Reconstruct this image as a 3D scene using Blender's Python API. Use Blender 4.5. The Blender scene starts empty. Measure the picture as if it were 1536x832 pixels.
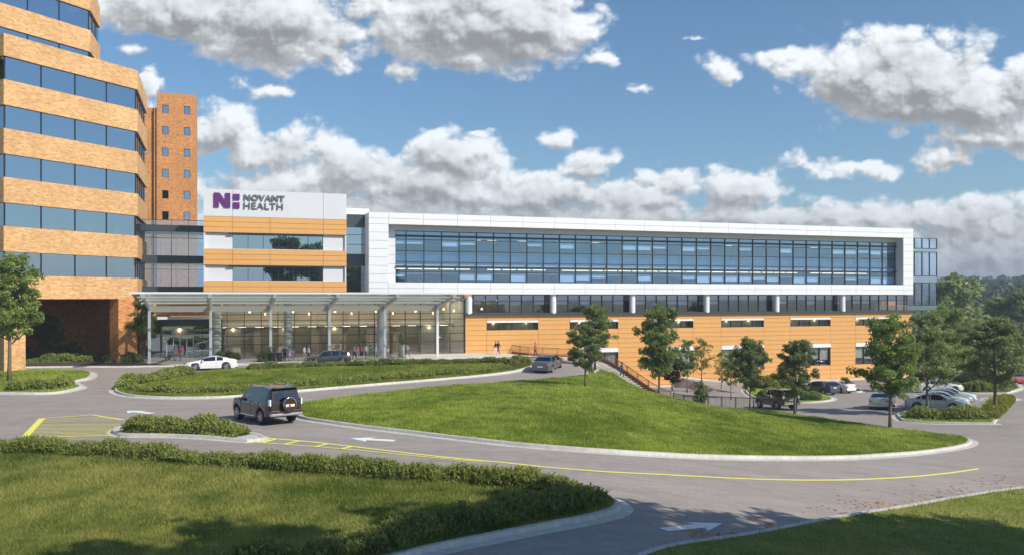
import bpy, bmesh, math, random
import numpy as np
from mathutils import Vector, Matrix, geometry
R = math.radians
C = bpy.context.scene.collection
CAMZ = 7.3
F = 1300.0
HX, HY = 768.0, 445.0
UX, UY = 0.948, 0.3184          # direction of the long facade
K = 112.0

# ------------------------------------------------------------------ helpers
def tag(o, label=None, cat=None, group=None, kind=None):
    if label: o['label'] = label
    if cat: o['category'] = cat
    if group: o['group'] = group
    if kind: o['kind'] = kind
    return o

def empty(name, loc=(0, 0, 0), rz=0.0, parent=None):
    o = bpy.data.objects.new(name, None)
    o.location = loc
    o.rotation_euler = (0, 0, rz)
    o.empty_display_size = 0.3
    C.objects.link(o)
    if parent: o.parent = parent
    return o

class MB:
    """collects polygons and links them as one mesh object"""
    def __init__(s):
        s.v = []; s.f = []; s.m = []; s.mi = 0
    def add(s, verts, faces):
        b = len(s.v)
        s.v.extend(verts)
        for f in faces:
            s.f.append([b + i for i in f]); s.m.append(s.mi)
    def box(s, x0, x1, y0, y1, z0, z1):
        if x0 > x1: x0, x1 = x1, x0
        if y0 > y1: y0, y1 = y1, y0
        s.add([(x0,y0,z0),(x1,y0,z0),(x1,y1,z0),(x0,y1,z0),(x0,y0,z1),(x1,y0,z1),(x1,y1,z1),(x0,y1,z1)],
              [(0,3,2,1),(4,5,6,7),(0,1,5,4),(1,2,6,5),(2,3,7,6),(3,0,4,7)])
    def quad(s, a, b, c, d): s.add([a, b, c, d], [(0, 1, 2, 3)])
    def prism(s, poly, z0, z1):
        """poly counter-clockwise in plan"""
        n = len(poly)
        s.add([(p[0], p[1], z0) for p in poly] + [(p[0], p[1], z1) for p in poly],
              [tuple(range(n))[::-1], tuple(range(n, 2*n))] +
              [(i, (i+1) % n, n + (i+1) % n, n + i) for i in range(n)])
    def beam(s, a, b, w, h):
        """bar between two points, width w (horizontal), height h"""
        a = Vector(a); b = Vector(b); d = (b - a).normalized()
        sd = d.cross(Vector((0, 0, 1)))
        if sd.length < 1e-4: sd = Vector((1, 0, 0))
        sd.normalize(); up = sd.cross(d).normalized()
        sd *= w/2; up *= h/2
        s.add([tuple(p) for p in (a-sd-up, a+sd-up, a+sd+up, a-sd+up, b-sd-up, b+sd-up, b+sd+up, b-sd+up)],
              [(0,1,2,3),(7,6,5,4),(0,4,5,1),(1,5,6,2),(2,6,7,3),(3,7,4,0)])
    def tube(s, pts, rad, n=8, caps=True):
        pts = [Vector(p) for p in pts]
        if not hasattr(rad, '__len__'): rad = [rad]*len(pts)
        rings = []
        prev = None
        for i, p in enumerate(pts):
            d = (pts[min(i+1, len(pts)-1)] - pts[max(i-1, 0)])
            if d.length < 1e-6: d = Vector((0, 0, 1))
            d.normalize()
            ref = Vector((1, 0, 0)) if abs(d.x) < .8 else Vector((0, 1, 0))
            if prev is not None: ref = prev
            a = (ref - d*ref.dot(d))
            if a.length < 1e-4: a = Vector((0, 1, 0))
            a.normalize(); b = d.cross(a); prev = a
            rings.append([tuple(p + (a*math.cos(2*math.pi*k/n) + b*math.sin(2*math.pi*k/n))*rad[i]) for k in range(n)])
        vs = [q for r in rings for q in r]
        fs = []
        for i in range(len(pts)-1):
            for k in range(n):
                fs.append((i*n+k, i*n+(k+1) % n, (i+1)*n+(k+1) % n, (i+1)*n+k))
        if caps:
            fs.append(tuple(range(n))[::-1]); fs.append(tuple((len(pts)-1)*n+k for k in range(n)))
        s.add(vs, fs)
    def lathe(s, prof, n=16, c=(0, 0, 0), axis='z'):
        vs = []
        for r, z in prof:
            for k in range(n):
                a = 2*math.pi*k/n
                if axis == 'z': vs.append((c[0]+r*math.cos(a), c[1]+r*math.sin(a), c[2]+z))
                else: vs.append((c[0]+r*math.cos(a), c[1]+z, c[2]+r*math.sin(a)))
        fs = []
        for i in range(len(prof)-1):
            for k in range(n):
                q = (i*n+k, i*n+(k+1) % n, (i+1)*n+(k+1) % n, (i+1)*n+k)
                fs.append(q if axis == 'z' else q[::-1])
        top = tuple((len(prof)-1)*n+k for k in range(n)); bot = tuple(range(n))[::-1]
        fs += [top, bot] if axis == 'z' else [top[::-1], bot[::-1]]
        s.add(vs, fs)
    def mesh(s, name, mats):
        me = bpy.data.meshes.new(name)
        me.from_pydata(s.v, [], s.f)
        if not isinstance(mats, (list, tuple)): mats = [mats]
        for m in mats: me.materials.append(m)
        if len(mats) > 1: me.polygons.foreach_set('material_index', s.m)
        me.update()
        return me
    def build(s, name, mats, parent=None, uv=True, smooth=False, bevel=0, loc=None):
        me = s.mesh(name, mats)
        if uv: box_uv(me)
        if smooth:
            me.polygons.foreach_set('use_smooth', [True]*len(me.polygons))
            if smooth is not True: me.set_sharp_from_angle(angle=smooth)
        o = bpy.data.objects.new(name, me)
        C.objects.link(o)
        if parent: o.parent = parent
        if loc: o.location = loc
        if bevel:
            b = o.modifiers.new('bevel', 'BEVEL'); b.width = bevel; b.segments = 2; b.limit_method = 'ANGLE'
        return o

def box_uv(me):
    uvl = me.uv_layers.new(name='UVMap')
    n = len(me.loops)
    co = np.empty(len(me.vertices)*3, 'f'); me.vertices.foreach_get('co', co); co = co.reshape(-1, 3)
    lv = np.empty(n, 'i'); me.loops.foreach_get('vertex_index', lv)
    nr = np.empty(len(me.polygons)*3, 'f'); me.polygons.foreach_get('normal', nr); nr = nr.reshape(-1, 3)
    lt = np.empty(len(me.polygons), 'i'); me.polygons.foreach_get('loop_total', lt)
    fn = np.repeat(nr, lt, axis=0); p = co[lv]
    hor = np.hypot(fn[:, 0], fn[:, 1])
    vert = hor > .4
    tx = np.where(vert, -fn[:, 1]/np.maximum(hor, 1e-5), 1); ty = np.where(vert, fn[:, 0]/np.maximum(hor, 1e-5), 0)
    u = p[:, 0]*tx + p[:, 1]*ty
    v = np.where(vert, p[:, 2], p[:, 1])
    out = np.stack([u, v], 1).astype('f').ravel()
    uvl.data.foreach_set('uv', out)

def np_mesh(name, V, Fq, mats, parent=None, mi=None, col=None, smooth=False):
    """fast mesh from arrays, Fq (n,3) or (n,4)"""
    me = bpy.data.meshes.new(name)
    nf, k = Fq.shape
    me.vertices.add(len(V)); me.vertices.foreach_set('co', np.ascontiguousarray(V, 'f').ravel())
    me.loops.add(nf*k); me.loops.foreach_set('vertex_index', np.ascontiguousarray(Fq, 'i').ravel())
    me.polygons.add(nf)
    me.polygons.foreach_set('loop_start', np.arange(0, nf*k, k, dtype='i'))
    me.polygons.foreach_set('loop_total', np.full(nf, k, 'i'))
    if not isinstance(mats, (list, tuple)): mats = [mats]
    for m in mats: me.materials.append(m)
    if mi is not None: me.polygons.foreach_set('material_index', np.ascontiguousarray(mi, 'i'))
    if smooth: me.polygons.foreach_set('use_smooth', np.ones(nf, bool))
    me.update(calc_edges=True)
    if col is not None:
        ca = me.color_attributes.new(name='tint', type='FLOAT_COLOR', domain='POINT')
        c4 = np.ones((len(V), 4), 'f'); c4[:, :3] = np.asarray(col)[:, None] if np.ndim(col) == 1 else col
        ca.data.foreach_set('color', c4.ravel())
    o = bpy.data.objects.new(name, me); C.objects.link(o)
    if parent: o.parent = parent
    return o

def children(o): return [c for c in bpy.data.objects if c.parent == o]
_kids = {}
def copy_tree(o, parent=None):
    c = o.copy(); C.objects.link(c)
    if parent is not None: c.parent = parent
    ks = _kids.get(o.name)
    if ks is None: ks = children(o); _kids[o.name] = ks
    for ch in ks: copy_tree(ch, c)
    return c

# ------------------------------------------------------------------ materials
MT = {}
def new_mat(name):
    m = bpy.data.materials.new(name); m.use_nodes = True
    nt = m.node_tree; nt.nodes.clear()
    out = nt.nodes.new('ShaderNodeOutputMaterial')
    return m, nt, out
def N(nt, t, **kw):
    n = nt.nodes.new(t)
    for k, v in kw.items():
        if k.startswith('i_'):
            key = k[2:]
            key = int(key) if key.isdigit() else key.replace('_', ' ')
            n.inputs[key].default_value = v
        else: setattr(n, k, v)
    return n
def L(nt, a, b): nt.links.new(a, b)
def rgb(c): return (c[0], c[1], c[2], 1)
def principled(name, col, rough=.6, metal=0, spec=.5, var=0, vscale=2.0, bump=0, bscale=30, coat=0, emit=None, estr=0, var2=0, v2scale=.15, dirt=0):
    m, nt, out = new_mat(name)
    b = N(nt, 'ShaderNodeBsdfPrincipled')
    b.inputs['Base Color'].default_value = rgb(col)
    b.inputs['Roughness'].default_value = rough
    b.inputs['Metallic'].default_value = metal
    b.inputs['Specular IOR Level'].default_value = spec
    b.inputs['Coat Weight'].default_value = coat
    b.inputs['Coat Roughness'].default_value = .05
    if emit: b.inputs['Emission Color'].default_value = rgb(emit); b.inputs['Emission Strength'].default_value = estr
    L(nt, b.outputs[0], out.inputs[0])
    tc = None
    if var or bump or var2: tc = N(nt, 'ShaderNodeTexCoord')
    last = None
    for (a, sc) in ((var, vscale), (var2, v2scale)):
        if a:
            n = N(nt, 'ShaderNodeTexNoise', i_Scale=sc, i_Detail=6.0, i_Roughness=.6)
            L(nt, tc.outputs['Object'], n.inputs['Vector'])
            mr = N(nt, 'ShaderNodeMapRange', i_1=.3, i_2=.7, i_3=1-a, i_4=1+a)
            L(nt, n.outputs[0], mr.inputs[0])
            mx = N(nt, 'ShaderNodeVectorMath', operation='SCALE')
            if last is None: mx.inputs[0].default_value = col
            else: L(nt, last, mx.inputs[0])
            L(nt, mr.outputs[0], mx.inputs['Scale'])
            last = mx.outputs[0]
    if last is not None: L(nt, last, b.inputs['Base Color'])
    if bump:
        n = N(nt, 'ShaderNodeTexNoise', i_Scale=bscale, i_Detail=4.0)
        L(nt, tc.outputs['Object'], n.inputs['Vector'])
        bm_ = N(nt, 'ShaderNodeBump', i_Strength=bump, i_Distance=.02)
        L(nt, n.outputs[0], bm_.inputs['Height']); L(nt, bm_.outputs[0], b.inputs['Normal'])
    MT[name] = m
    return m

def brick_mat(name, c1, c2, mortar, c3):
    m, nt, out = new_mat(name)
    b = N(nt, 'ShaderNodeBsdfPrincipled'); b.inputs['Roughness'].default_value = .85
    L(nt, b.outputs[0], out.inputs[0])
    uv = N(nt, 'ShaderNodeUVMap'); uv.uv_map = 'UVMap'
    br = N(nt, 'ShaderNodeTexBrick', offset=.5, i_Scale=1.0)
    br.inputs['Color1'].default_value = rgb(c1); br.inputs['Color2'].default_value = rgb(c2); br.inputs['Mortar'].default_value = rgb(mortar)
    br.inputs['Brick Width'].default_value = .62; br.inputs['Row Height'].default_value = .155
    br.inputs['Mortar Size'].default_value = .008; br.inputs['Bias'].default_value = -.1
    L(nt, uv.outputs[0], br.inputs['Vector'])
    # streaks of darker burnt bricks
    mp = N(nt, 'ShaderNodeMapping'); mp.inputs['Scale'].default_value = (1.9, 5.0, 1)
    L(nt, uv.outputs[0], mp.inputs[0])
    n = N(nt, 'ShaderNodeTexNoise', i_Scale=1.0, i_Detail=3.0, i_Roughness=.7)
    L(nt, mp.outputs[0], n.inputs['Vector'])
    cr = N(nt, 'ShaderNodeMapRange', i_1=.46, i_2=.66, i_3=0.0, i_4=.8)
    L(nt, n.outputs[0], cr.inputs[0])
    mx = N(nt, 'ShaderNodeMix', data_type='RGBA'); mx.inputs[7].default_value = rgb(c3)
    L(nt, cr.outputs[0], mx.inputs[0]); L(nt, br.outputs['Color'], mx.inputs[6])
    n2 = N(nt, 'ShaderNodeTexNoise', i_Scale=.25, i_Detail=3.0)
    L(nt, uv.outputs[0], n2.inputs['Vector'])
    mr = N(nt, 'ShaderNodeMapRange', i_1=.3, i_2=.7, i_3=.88, i_4=1.1)
    L(nt, n2.outputs[0], mr.inputs[0])
    sc = N(nt, 'ShaderNodeVectorMath', operation='SCALE'); L(nt, mx.outputs[2], sc.inputs[0]); L(nt, mr.outputs[0], sc.inputs['Scale'])
    L(nt, sc.outputs[0], b.inputs['Base Color'])
    bp = N(nt, 'ShaderNodeBump', i_Strength=.25, i_Distance=.01); L(nt, br.outputs['Fac'], bp.inputs['Height']); bp.invert = True
    L(nt, bp.outputs[0], b.inputs['Normal'])
    MT[name] = m

def glass_mat(name, tint, refl=.5, rough=.0, rtint=(1, 1, 1), wav=.0):
    """window glass: tinted see-through + mirror, stronger at grazing angles"""
    m, nt, out = new_mat(name)
    tr = N(nt, 'ShaderNodeBsdfTransparent'); tr.inputs[0].default_value = rgb(tint)
    gl = N(nt, 'ShaderNodeBsdfGlossy'); gl.inputs['Color'].default_value = rgb(rtint); gl.inputs['Roughness'].default_value = rough
    lw = N(nt, 'ShaderNodeLayerWeight', i_Blend=.5)
    pw = N(nt, 'ShaderNodeMath', operation='POWER', i_1=4.0); L(nt, lw.outputs['Facing'], pw.inputs[0])
    mr = N(nt, 'ShaderNodeMapRange', i_1=0.0, i_2=1.0, i_3=refl, i_4=1.0)
    L(nt, pw.outputs[0], mr.inputs[0])
    mx = N(nt, 'ShaderNodeMixShader'); L(nt, mr.outputs[0], mx.inputs[0]); L(nt, tr.outputs[0], mx.inputs[1]); L(nt, gl.outputs[0], mx.inputs[2])
    L(nt, mx.outputs[0], out.inputs[0])
    if wav:
        tc = N(nt, 'ShaderNodeTexCoord'); n = N(nt, 'ShaderNodeTexNoise', i_Scale=.35, i_Detail=1.0)
        L(nt, tc.outputs['Object'], n.inputs['Vector'])
        bp = N(nt, 'ShaderNodeBump', i_Strength=1.0, i_Distance=wav); L(nt, n.outputs[0], bp.inputs['Height']); L(nt, bp.outputs[0], gl.inputs['Normal'])
    MT[name] = m

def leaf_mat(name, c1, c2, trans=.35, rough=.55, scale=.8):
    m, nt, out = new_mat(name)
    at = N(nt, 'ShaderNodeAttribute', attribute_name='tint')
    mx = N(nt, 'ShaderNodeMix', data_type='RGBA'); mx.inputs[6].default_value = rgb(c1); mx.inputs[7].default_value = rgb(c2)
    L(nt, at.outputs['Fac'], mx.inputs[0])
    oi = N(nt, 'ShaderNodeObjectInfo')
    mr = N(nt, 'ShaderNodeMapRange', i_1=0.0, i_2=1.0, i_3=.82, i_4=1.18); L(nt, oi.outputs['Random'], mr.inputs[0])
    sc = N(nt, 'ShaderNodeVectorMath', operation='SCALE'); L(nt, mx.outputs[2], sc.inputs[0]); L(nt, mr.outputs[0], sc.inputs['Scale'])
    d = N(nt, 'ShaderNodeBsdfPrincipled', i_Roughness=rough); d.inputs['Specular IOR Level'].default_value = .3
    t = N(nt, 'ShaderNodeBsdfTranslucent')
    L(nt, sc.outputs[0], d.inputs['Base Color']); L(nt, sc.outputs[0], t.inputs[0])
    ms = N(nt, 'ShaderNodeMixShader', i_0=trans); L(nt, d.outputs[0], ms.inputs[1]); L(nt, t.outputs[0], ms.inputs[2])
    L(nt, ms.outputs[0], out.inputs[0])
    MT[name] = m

def asphalt_mat(name, base):
    m, nt, out = new_mat(name)
    b = N(nt, 'ShaderNodeBsdfPrincipled', i_Roughness=.8); b.inputs['Specular IOR Level'].default_value = .3
    L(nt, b.outputs[0], out.inputs[0])
    tc = N(nt, 'ShaderNodeTexCoord')
    # small paver courses
    mp = N(nt, 'ShaderNodeMapping'); mp.inputs['Rotation'].default_value = (0, 0, R(12))
    L(nt, tc.outputs['Object'], mp.inputs[0])
    br = N(nt, 'ShaderNodeTexBrick', offset=.5, i_Scale=1.0)
    br.inputs['Color1'].default_value = (1, 1, 1, 1); br.inputs['Color2'].default_value = (.86, .86, .87, 1); br.inputs['Mortar'].default_value = (.78, .78, .78, 1)
    br.inputs['Brick Width'].default_value = .6; br.inputs['Row Height'].default_value = .3; br.inputs['Mortar Size'].default_value = .012
    L(nt, mp.outputs[0], br.inputs['Vector'])
    mpb = N(nt, 'ShaderNodeMapping'); mpb.inputs['Scale'].default_value = (.09, .6, 1); mpb.inputs['Rotation'].default_value = (0, 0, R(-8))
    L(nt, tc.outputs['Object'], mpb.inputs[0])
    n1 = N(nt, 'ShaderNodeTexNoise', i_Scale=1.0, i_Detail=5.0, i_Roughness=.6); L(nt, mpb.outputs[0], n1.inputs['Vector'])
    r1 = N(nt, 'ShaderNodeMapRange', i_1=.3, i_2=.7, i_3=.88, i_4=1.1); L(nt, n1.outputs[0], r1.inputs[0])
    n2 = N(nt, 'ShaderNodeTexNoise', i_Scale=40.0, i_Detail=3.0, i_Roughness=.8); L(nt, tc.outputs['Object'], n2.inputs['Vector'])
    r2 = N(nt, 'ShaderNodeMapRange', i_1=.3, i_2=.7, i_3=.8, i_4=1.2); L(nt, n2.outputs[0], r2.inputs[0])
    # dark stains with a shape of their own
    n3 = N(nt, 'ShaderNodeTexNoise', i_Scale=.35, i_Detail=8.0, i_Roughness=.75, i_Distortion=.6); L(nt, tc.outputs['Object'], n3.inputs['Vector'])
    r3 = N(nt, 'ShaderNodeMapRange', i_1=.56, i_2=.75, i_3=1.0, i_4=.8); L(nt, n3.outputs[0], r3.inputs[0])
    mm = N(nt, 'ShaderNodeMath', operation='MULTIPLY'); L(nt, r1.outputs[0], mm.inputs[0]); L(nt, r2.outputs[0], mm.inputs[1])
    m2 = N(nt, 'ShaderNodeMath', operation='MULTIPLY'); L(nt, mm.outputs[0], m2.inputs[0]); L(nt, r3.outputs[0], m2.inputs[1])
    v1 = N(nt, 'ShaderNodeVectorMath', operation='MULTIPLY'); v1.inputs[1].default_value = base; L(nt, br.outputs['Color'], v1.inputs[0])
    v2 = N(nt, 'ShaderNodeVectorMath', operation='SCALE'); L(nt, v1.outputs[0], v2.inputs[0]); L(nt, m2.outputs[0], v2.inputs['Scale'])
    L(nt, v2.outputs[0], b.inputs['Base Color'])
    bp = N(nt, 'ShaderNodeBump', i_Strength=.4, i_Distance=.01); L(nt, n2.outputs[0], bp.inputs['Height']); L(nt, bp.outputs[0], b.inputs['Normal'])
    MT[name] = m

def lawn_mat(name, c1, c2, c3):
    m, nt, out = new_mat(name)
    b = N(nt, 'ShaderNodeBsdfPrincipled', i_Roughness=.9); b.inputs['Specular IOR Level'].default_value = .1
    L(nt, b.outputs[0], out.inputs[0])
    tc = N(nt, 'ShaderNodeTexCoord')
    n1 = N(nt, 'ShaderNodeTexNoise', i_Scale=.35, i_Detail=6.0, i_Roughness=.65); L(nt, tc.outputs['Object'], n1.inputs['Vector'])
    n2 = N(nt, 'ShaderNodeTexNoise', i_Scale=7.0, i_Detail=5.0, i_Roughness=.75); L(nt, tc.outputs['Object'], n2.inputs['Vector'])
    r1 = N(nt, 'ShaderNodeMapRange', i_1=.38, i_2=.62); L(nt, n1.outputs[0], r1.inputs[0])
    r2 = N(nt, 'ShaderNodeMapRange', i_1=.35, i_2=.65); L(nt, n2.outputs[0], r2.inputs[0])
    m1 = N(nt, 'ShaderNodeMix', data_type='RGBA'); m1.inputs[6].default_value = rgb(c1); m1.inputs[7].default_value = rgb(c2); L(nt, r1.outputs[0], m1.inputs[0])
    m2 = N(nt, 'ShaderNodeMix', data_type='RGBA'); m2.inputs[7].default_value = rgb(c3); L(nt, m1.outputs[2], m2.inputs[6])
    r2b = N(nt, 'ShaderNodeMath', operation='MULTIPLY'); r2b.inputs[1].default_value = .75; L(nt, r2.outputs[0], r2b.inputs[0]); L(nt, r2b.outputs[0], m2.inputs[0])
    L(nt, m2.outputs[2], b.inputs['Base Color'])
    bp = N(nt, 'ShaderNodeBump', i_Strength=.8, i_Distance=.05); L(nt, n2.outputs[0], bp.inputs['Height']); L(nt, bp.outputs[0], b.inputs['Normal'])
    MT[name] = m

brick_mat('brick', (.74, .46, .21), (.60, .32, .125), (.62, .45, .28), (.44, .20, .08))
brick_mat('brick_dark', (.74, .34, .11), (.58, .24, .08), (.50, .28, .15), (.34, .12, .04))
principled('orange_panel', (.74, .385, .125), rough=.42, var=.03, vscale=1.2, var2=.03, v2scale=.12)
principled('white_panel', (.82, .82, .84), rough=.38, var=.02, vscale=.8, var2=.02)
principled('grey_panel', (.68, .68, .715), rough=.4, var=.02, vscale=.8)
principled('backing', (.10, .09, .09), rough=.8)
principled('joint_back', (.30, .20, .10), rough=.8)
principled('joint_white', (.45, .45, .47), rough=.8)
principled('dark_metal', (.035, .045, .055), rough=.4, metal=.3)
principled('dark_band', (.05, .065, .08), rough=.35)
principled('white_metal', (.72, .72, .73), rough=.35, var=.02)
principled('silver_metal', (.55, .56, .58), rough=.35, metal=.4)
principled('column_white', (.74, .74, .75), rough=.5, var=.03)
principled('beige_panel', (.50, .49, .45), rough=.6)
principled('concrete', (.60, .57, .51), rough=.85, var=.12, vscale=3.0, var2=.08, v2scale=.4, bump=.3)
principled('kerb_concrete', (.52, .495, .45), rough=.85, var=.14, vscale=4.0, var2=.1, v2scale=.5, bump=.3)
principled('room_wall', (.58, .51, .43), rough=.9, var=.1, vscale=.5)
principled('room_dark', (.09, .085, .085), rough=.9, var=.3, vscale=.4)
principled('room_floor', (.2, .18, .16), rough=.5)
principled('room_ceiling', (.6, .58, .54), rough=.9)
principled('blind', (.88, .89, .92), rough=.8)
principled('lamp_warm', (1, .8, .5), emit=(1, .74, .42), estr=3.0)
principled('lamp_ceiling', (1, .9, .75), emit=(1, .84, .62), estr=7.5)
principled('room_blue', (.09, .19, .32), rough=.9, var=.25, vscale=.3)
principled('lamp_window', (1, .85, .6), emit=(1, .8, .5), estr=22.0)
principled('lamp_spot', (1, .8, .5), emit=(1, .8, .5), estr=6.0)
principled('purple', (.13, .02, .17), rough=.35)
principled('sign_grey', (.16, .17, .19), rough=.35)
principled('yellow_paint', (.86, .80, .13), rough=.7, var=.1, vscale=5.0)
principled('white_paint', (.8, .8, .78), rough=.7, var=.12, vscale=5.0)
principled('rust', (.30, .10, .045), rough=.7, var=.15)
principled('black_iron', (.02, .02, .022), rough=.5)
principled('bark', (.16, .125, .095), rough=.95, var=.25, vscale=8.0, bump=.6, bscale=25)
principled('bark_dark', (.07, .055, .045), rough=.95, var=.25, vscale=8.0, bump=.6, bscale=25)
principled('soil', (.07, .05, .035), rough=1, var=.3, vscale=3)
principled('roof_grey', (.25, .25, .26), rough=.9)
principled('stone', (.5, .45, .36), rough=.8, var=.1)
asphalt_mat('asphalt', (.35, .308, .278))
lawn_mat('lawn', (.19, .26, .025), (.30, .36, .05), (.13, .18, .02))
lawn_mat('lawn_near', (.17, .21, .03), (.32, .30, .09), (.11, .14, .025))
lawn_mat('meadow', (.24, .30, .08), (.20, .26, .07), (.16, .20, .06))
glass_mat('glass_tower', (.10, .16, .22), refl=.70, rtint=(.56, .66, .76), wav=.004)
glass_mat('glass_wing', (.62, .78, .96), refl=.30, rtint=(.55, .76, 1.0), wav=.003)
glass_mat('glass_strip', (.74, .74, .82), refl=.22, rtint=(.85, .88, 1.0))
glass_mat('glass_clear', (.86, .88, .87), refl=.13, rtint=(.95, 1, 1), wav=.004)
glass_mat('glass_link', (.76, .86, .96), refl=.24, rtint=(.75, .85, 1.0))
glass_mat('glass_roof', (.74, .78, .78), refl=.14, rough=.1)
leaf_mat('leaf_a', (.14, .21, .05), (.33, .41, .12), trans=.45)
leaf_mat('leaf_b', (.16, .21, .07), (.38, .43, .18), trans=.45)
leaf_mat('leaf_c', (.18, .22, .03), (.36, .36, .07), trans=.45)
leaf_mat('leaf_far', (.19, .25, .09), (.40, .45, .20), trans=.45)
leaf_mat('leaf_conifer', (.05, .085, .045), (.11, .16, .08), trans=.2)
leaf_mat('leaf_hedge', (.11, .15, .03), (.44, .47, .13), trans=.45)
leaf_mat('leaf_dark', (.035, .022, .02), (.08, .05, .035), trans=.2)
leaf_mat('grass_blade', (.17, .245, .028), (.46, .51, .095), trans=.45)
leaf_mat('grass_blade_dry', (.12, .175, .025), (.44, .42, .12), trans=.45)
leaf_mat('dead_leaf', (.50, .17, .03), (.72, .36, .09), trans=.2)

# ------------------------------------------------------------------ terrain
def lot(x, y):
    v = -UY*x + UX*(y-K)
    return -4.9 + .043*max(0.0, min(-v, 50.0)) if v < 0 else -4.9
def pxz(px, py, z):
    D = F*(CAMZ-z)/(py-HY)
    return ((px-HX)/F*D, D, z)
def UV(u, v=0.0): return (UX*u - UY*v, K + UY*u + UX*v)
cps = []
for px, py, z in [(265,541,0),(500,548,0),(330,600,0),(60,602,.1),(40,655,.2),(400,640,.3),(185,650,.2),(560,659,.15),(470,690,.2),
                  (700,690,.1),(850,700,0),(900,675,0),(900,760,.1),(600,800,.2),(50,800,.3),(20,562,0),(130,547,0),(0,690,.2),(822,558,0),
                  (250,720,.3),(640,581,0),(780,571,0),(878,582,-.05),(720,625,.25),(560,615,.2),(900,620,-.1),
                  (1000,683,-.42),(1100,686,-.8),(1200,687,-1.25),(1320,681,-1.85),(1445,667,-2.5),(1480,705,-2.25),(1200,719,-1.05),(1050,790,-.35),
                  (1536,740,-2.1),(1250,770,-.95),(1536,800,-1.7),(1000,830,0),(1000,645,-.9),(1150,650,-1.8),(1300,660,-2.4),
                  (1000,605,-3.2),(1060,611,-3.1),(1130,617,-3.05),(1196,624,-3.0),(1240,630,-2.95),(1335,645,-2.9),(1400,654,-2.75)]:
    cps.append(pxz(px, py, z))
for u in (-45, -30, -15, -2):
    for v in (0, -7, 12): cps.append(UV(u, v) + (0.0,))
cps += [(9.0, 86.0, 0.0), (10.0, 101.0, 0.0), (5, 104, 0), (7, 93, 0.0), (8.3, 100, 0), (12.2, 93.8, -1.8), (13.2, 96.0, -1.75), (14.9, 89.4, -3.65), (16.6, 90.5, -3.75),
        (-80, 60, 0), (-80, 100, 0), (-80, 20, .3), (-20, 5, .3), (20, 5, -.6), (60, 10, -2.2), (60, 40, -2.6), (75, 60, -2.8)]
for x, y in [(27,83),(35,82),(45,90),(52,92),(60,80),(44,75),(25,100),(35,100),(45,110),(60,110),(75,100),(75,125),(30,115),(20,96),(45,125),(60,130),(19,88)]:
    cps.append((x, y, lot(x, y)))
cp = np.array(cps, float)
def _phi(r): return np.sqrt(r*r + 9.0)
_A = _phi(np.hypot(cp[:, None, 0]-cp[None, :, 0], cp[:, None, 1]-cp[None, :, 1]))
n_ = len(cp)
_M = np.zeros((n_+3, n_+3)); _M[:n_, :n_] = _A - np.eye(n_)*.25
_M[:n_, n_] = 1; _M[:n_, n_+1:] = cp[:, :2]; _M[n_, :n_] = 1; _M[n_+1:, :n_] = cp[:, :2].T
_w = np.linalg.solve(_M, np.concatenate([cp[:, 2], np.zeros(3)]))
GX0, GX1, GY0, GY1 = -90, 78, 4, 136
gx = np.arange(GX0, GX1+1); gy = np.arange(GY0, GY1+1)
_XX, _YY = np.meshgrid(gx, gy, indexing='ij')
_H = _phi(np.hypot(_XX[..., None]-cp[:, 0], _YY[..., None]-cp[:, 1])) @ _w[:n_] + _w[n_] + _w[n_+1]*_XX + _w[n_+2]*_YY
_H = np.clip(_H, -5.0, .6)
def hA(x, y):
    x = min(max(x, GX0), GX1-1e-3); y = min(max(y, GY0), GY1-1e-3)
    i = int(x-GX0); j = int(y-GY0); a = x-GX0-i; b = y-GY0-j
    return float(_H[i, j]*(1-a)*(1-b)+_H[i+1, j]*a*(1-b)+_H[i, j+1]*(1-a)*b+_H[i+1, j+1]*a*b)
def hA_np(x, y):
    x = np.clip(x, GX0, GX1-1e-3); y = np.clip(y, GY0, GY1-1e-3)
    i = (x-GX0).astype(int); j = (y-GY0).astype(int); a = x-GX0-i; b = y-GY0-j
    return _H[i, j]*(1-a)*(1-b)+_H[i+1, j]*a*(1-b)+_H[i, j+1]*(1-a)*b+_H[i+1, j+1]*a*b
PATH_R0, PATH_R1 = (10.0, 101.0), (16.6, 90.5)
F0, F1, F2 = UV(.2, .3), UV(.9, -4.2), UV(7.4, -7.2)
PITLINE = [F0, F1, F2, PATH_R0, PATH_R1]
PIT = PITLINE + [(24.0, 100.0), UV(24, .3), UV(24, 3), UV(.2, 3)]
def in_poly(x, y, poly):
    c = False; n = len(poly); j = n-1
    for i in range(n):
        xi, yi = poly[i][:2]; xj, yj = poly[j][:2]
        if (yi > y) != (yj > y) and x < (xj-xi)*(y-yi)/(yj-yi)+xi: c = not c
        j = i
    return c
def in_poly_np(x, y, poly):
    c = np.zeros(x.shape, bool); n = len(poly); j = n-1
    for i in range(n):
        xi, yi = poly[i][:2]; xj, yj = poly[j][:2]
        if yi != yj:
            t = ((yi > y) != (yj > y)) & (x < (xj-xi)*(y-yi)/(yj-yi)+xi)
            c ^= t
        j = i
    return c
def H(x, y):
    if in_poly(x, y, PIT): return lot(x, y)
    return hA(x, y)
def at(px, py, zoff=0.0):
    """photo pixel -> world point on the terrain"""
    dx = (px-HX)/F; dz = (HY-py)/F
    prev = 15.0
    t = 15.0
    while t < 220:
        if CAMZ + dz*t <= hA(dx*t, t)+zoff: break
        prev = t; t += .5
    lo, hi = prev, t
    for _ in range(20):
        m = (lo+hi)/2
        if CAMZ + dz*m <= hA(dx*m, m)+zoff: hi = m
        else: lo = m
    return (dx*hi, hi, hA(dx*hi, hi))
def ats(l): return [at(*p)[:2] for p in l]
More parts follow.
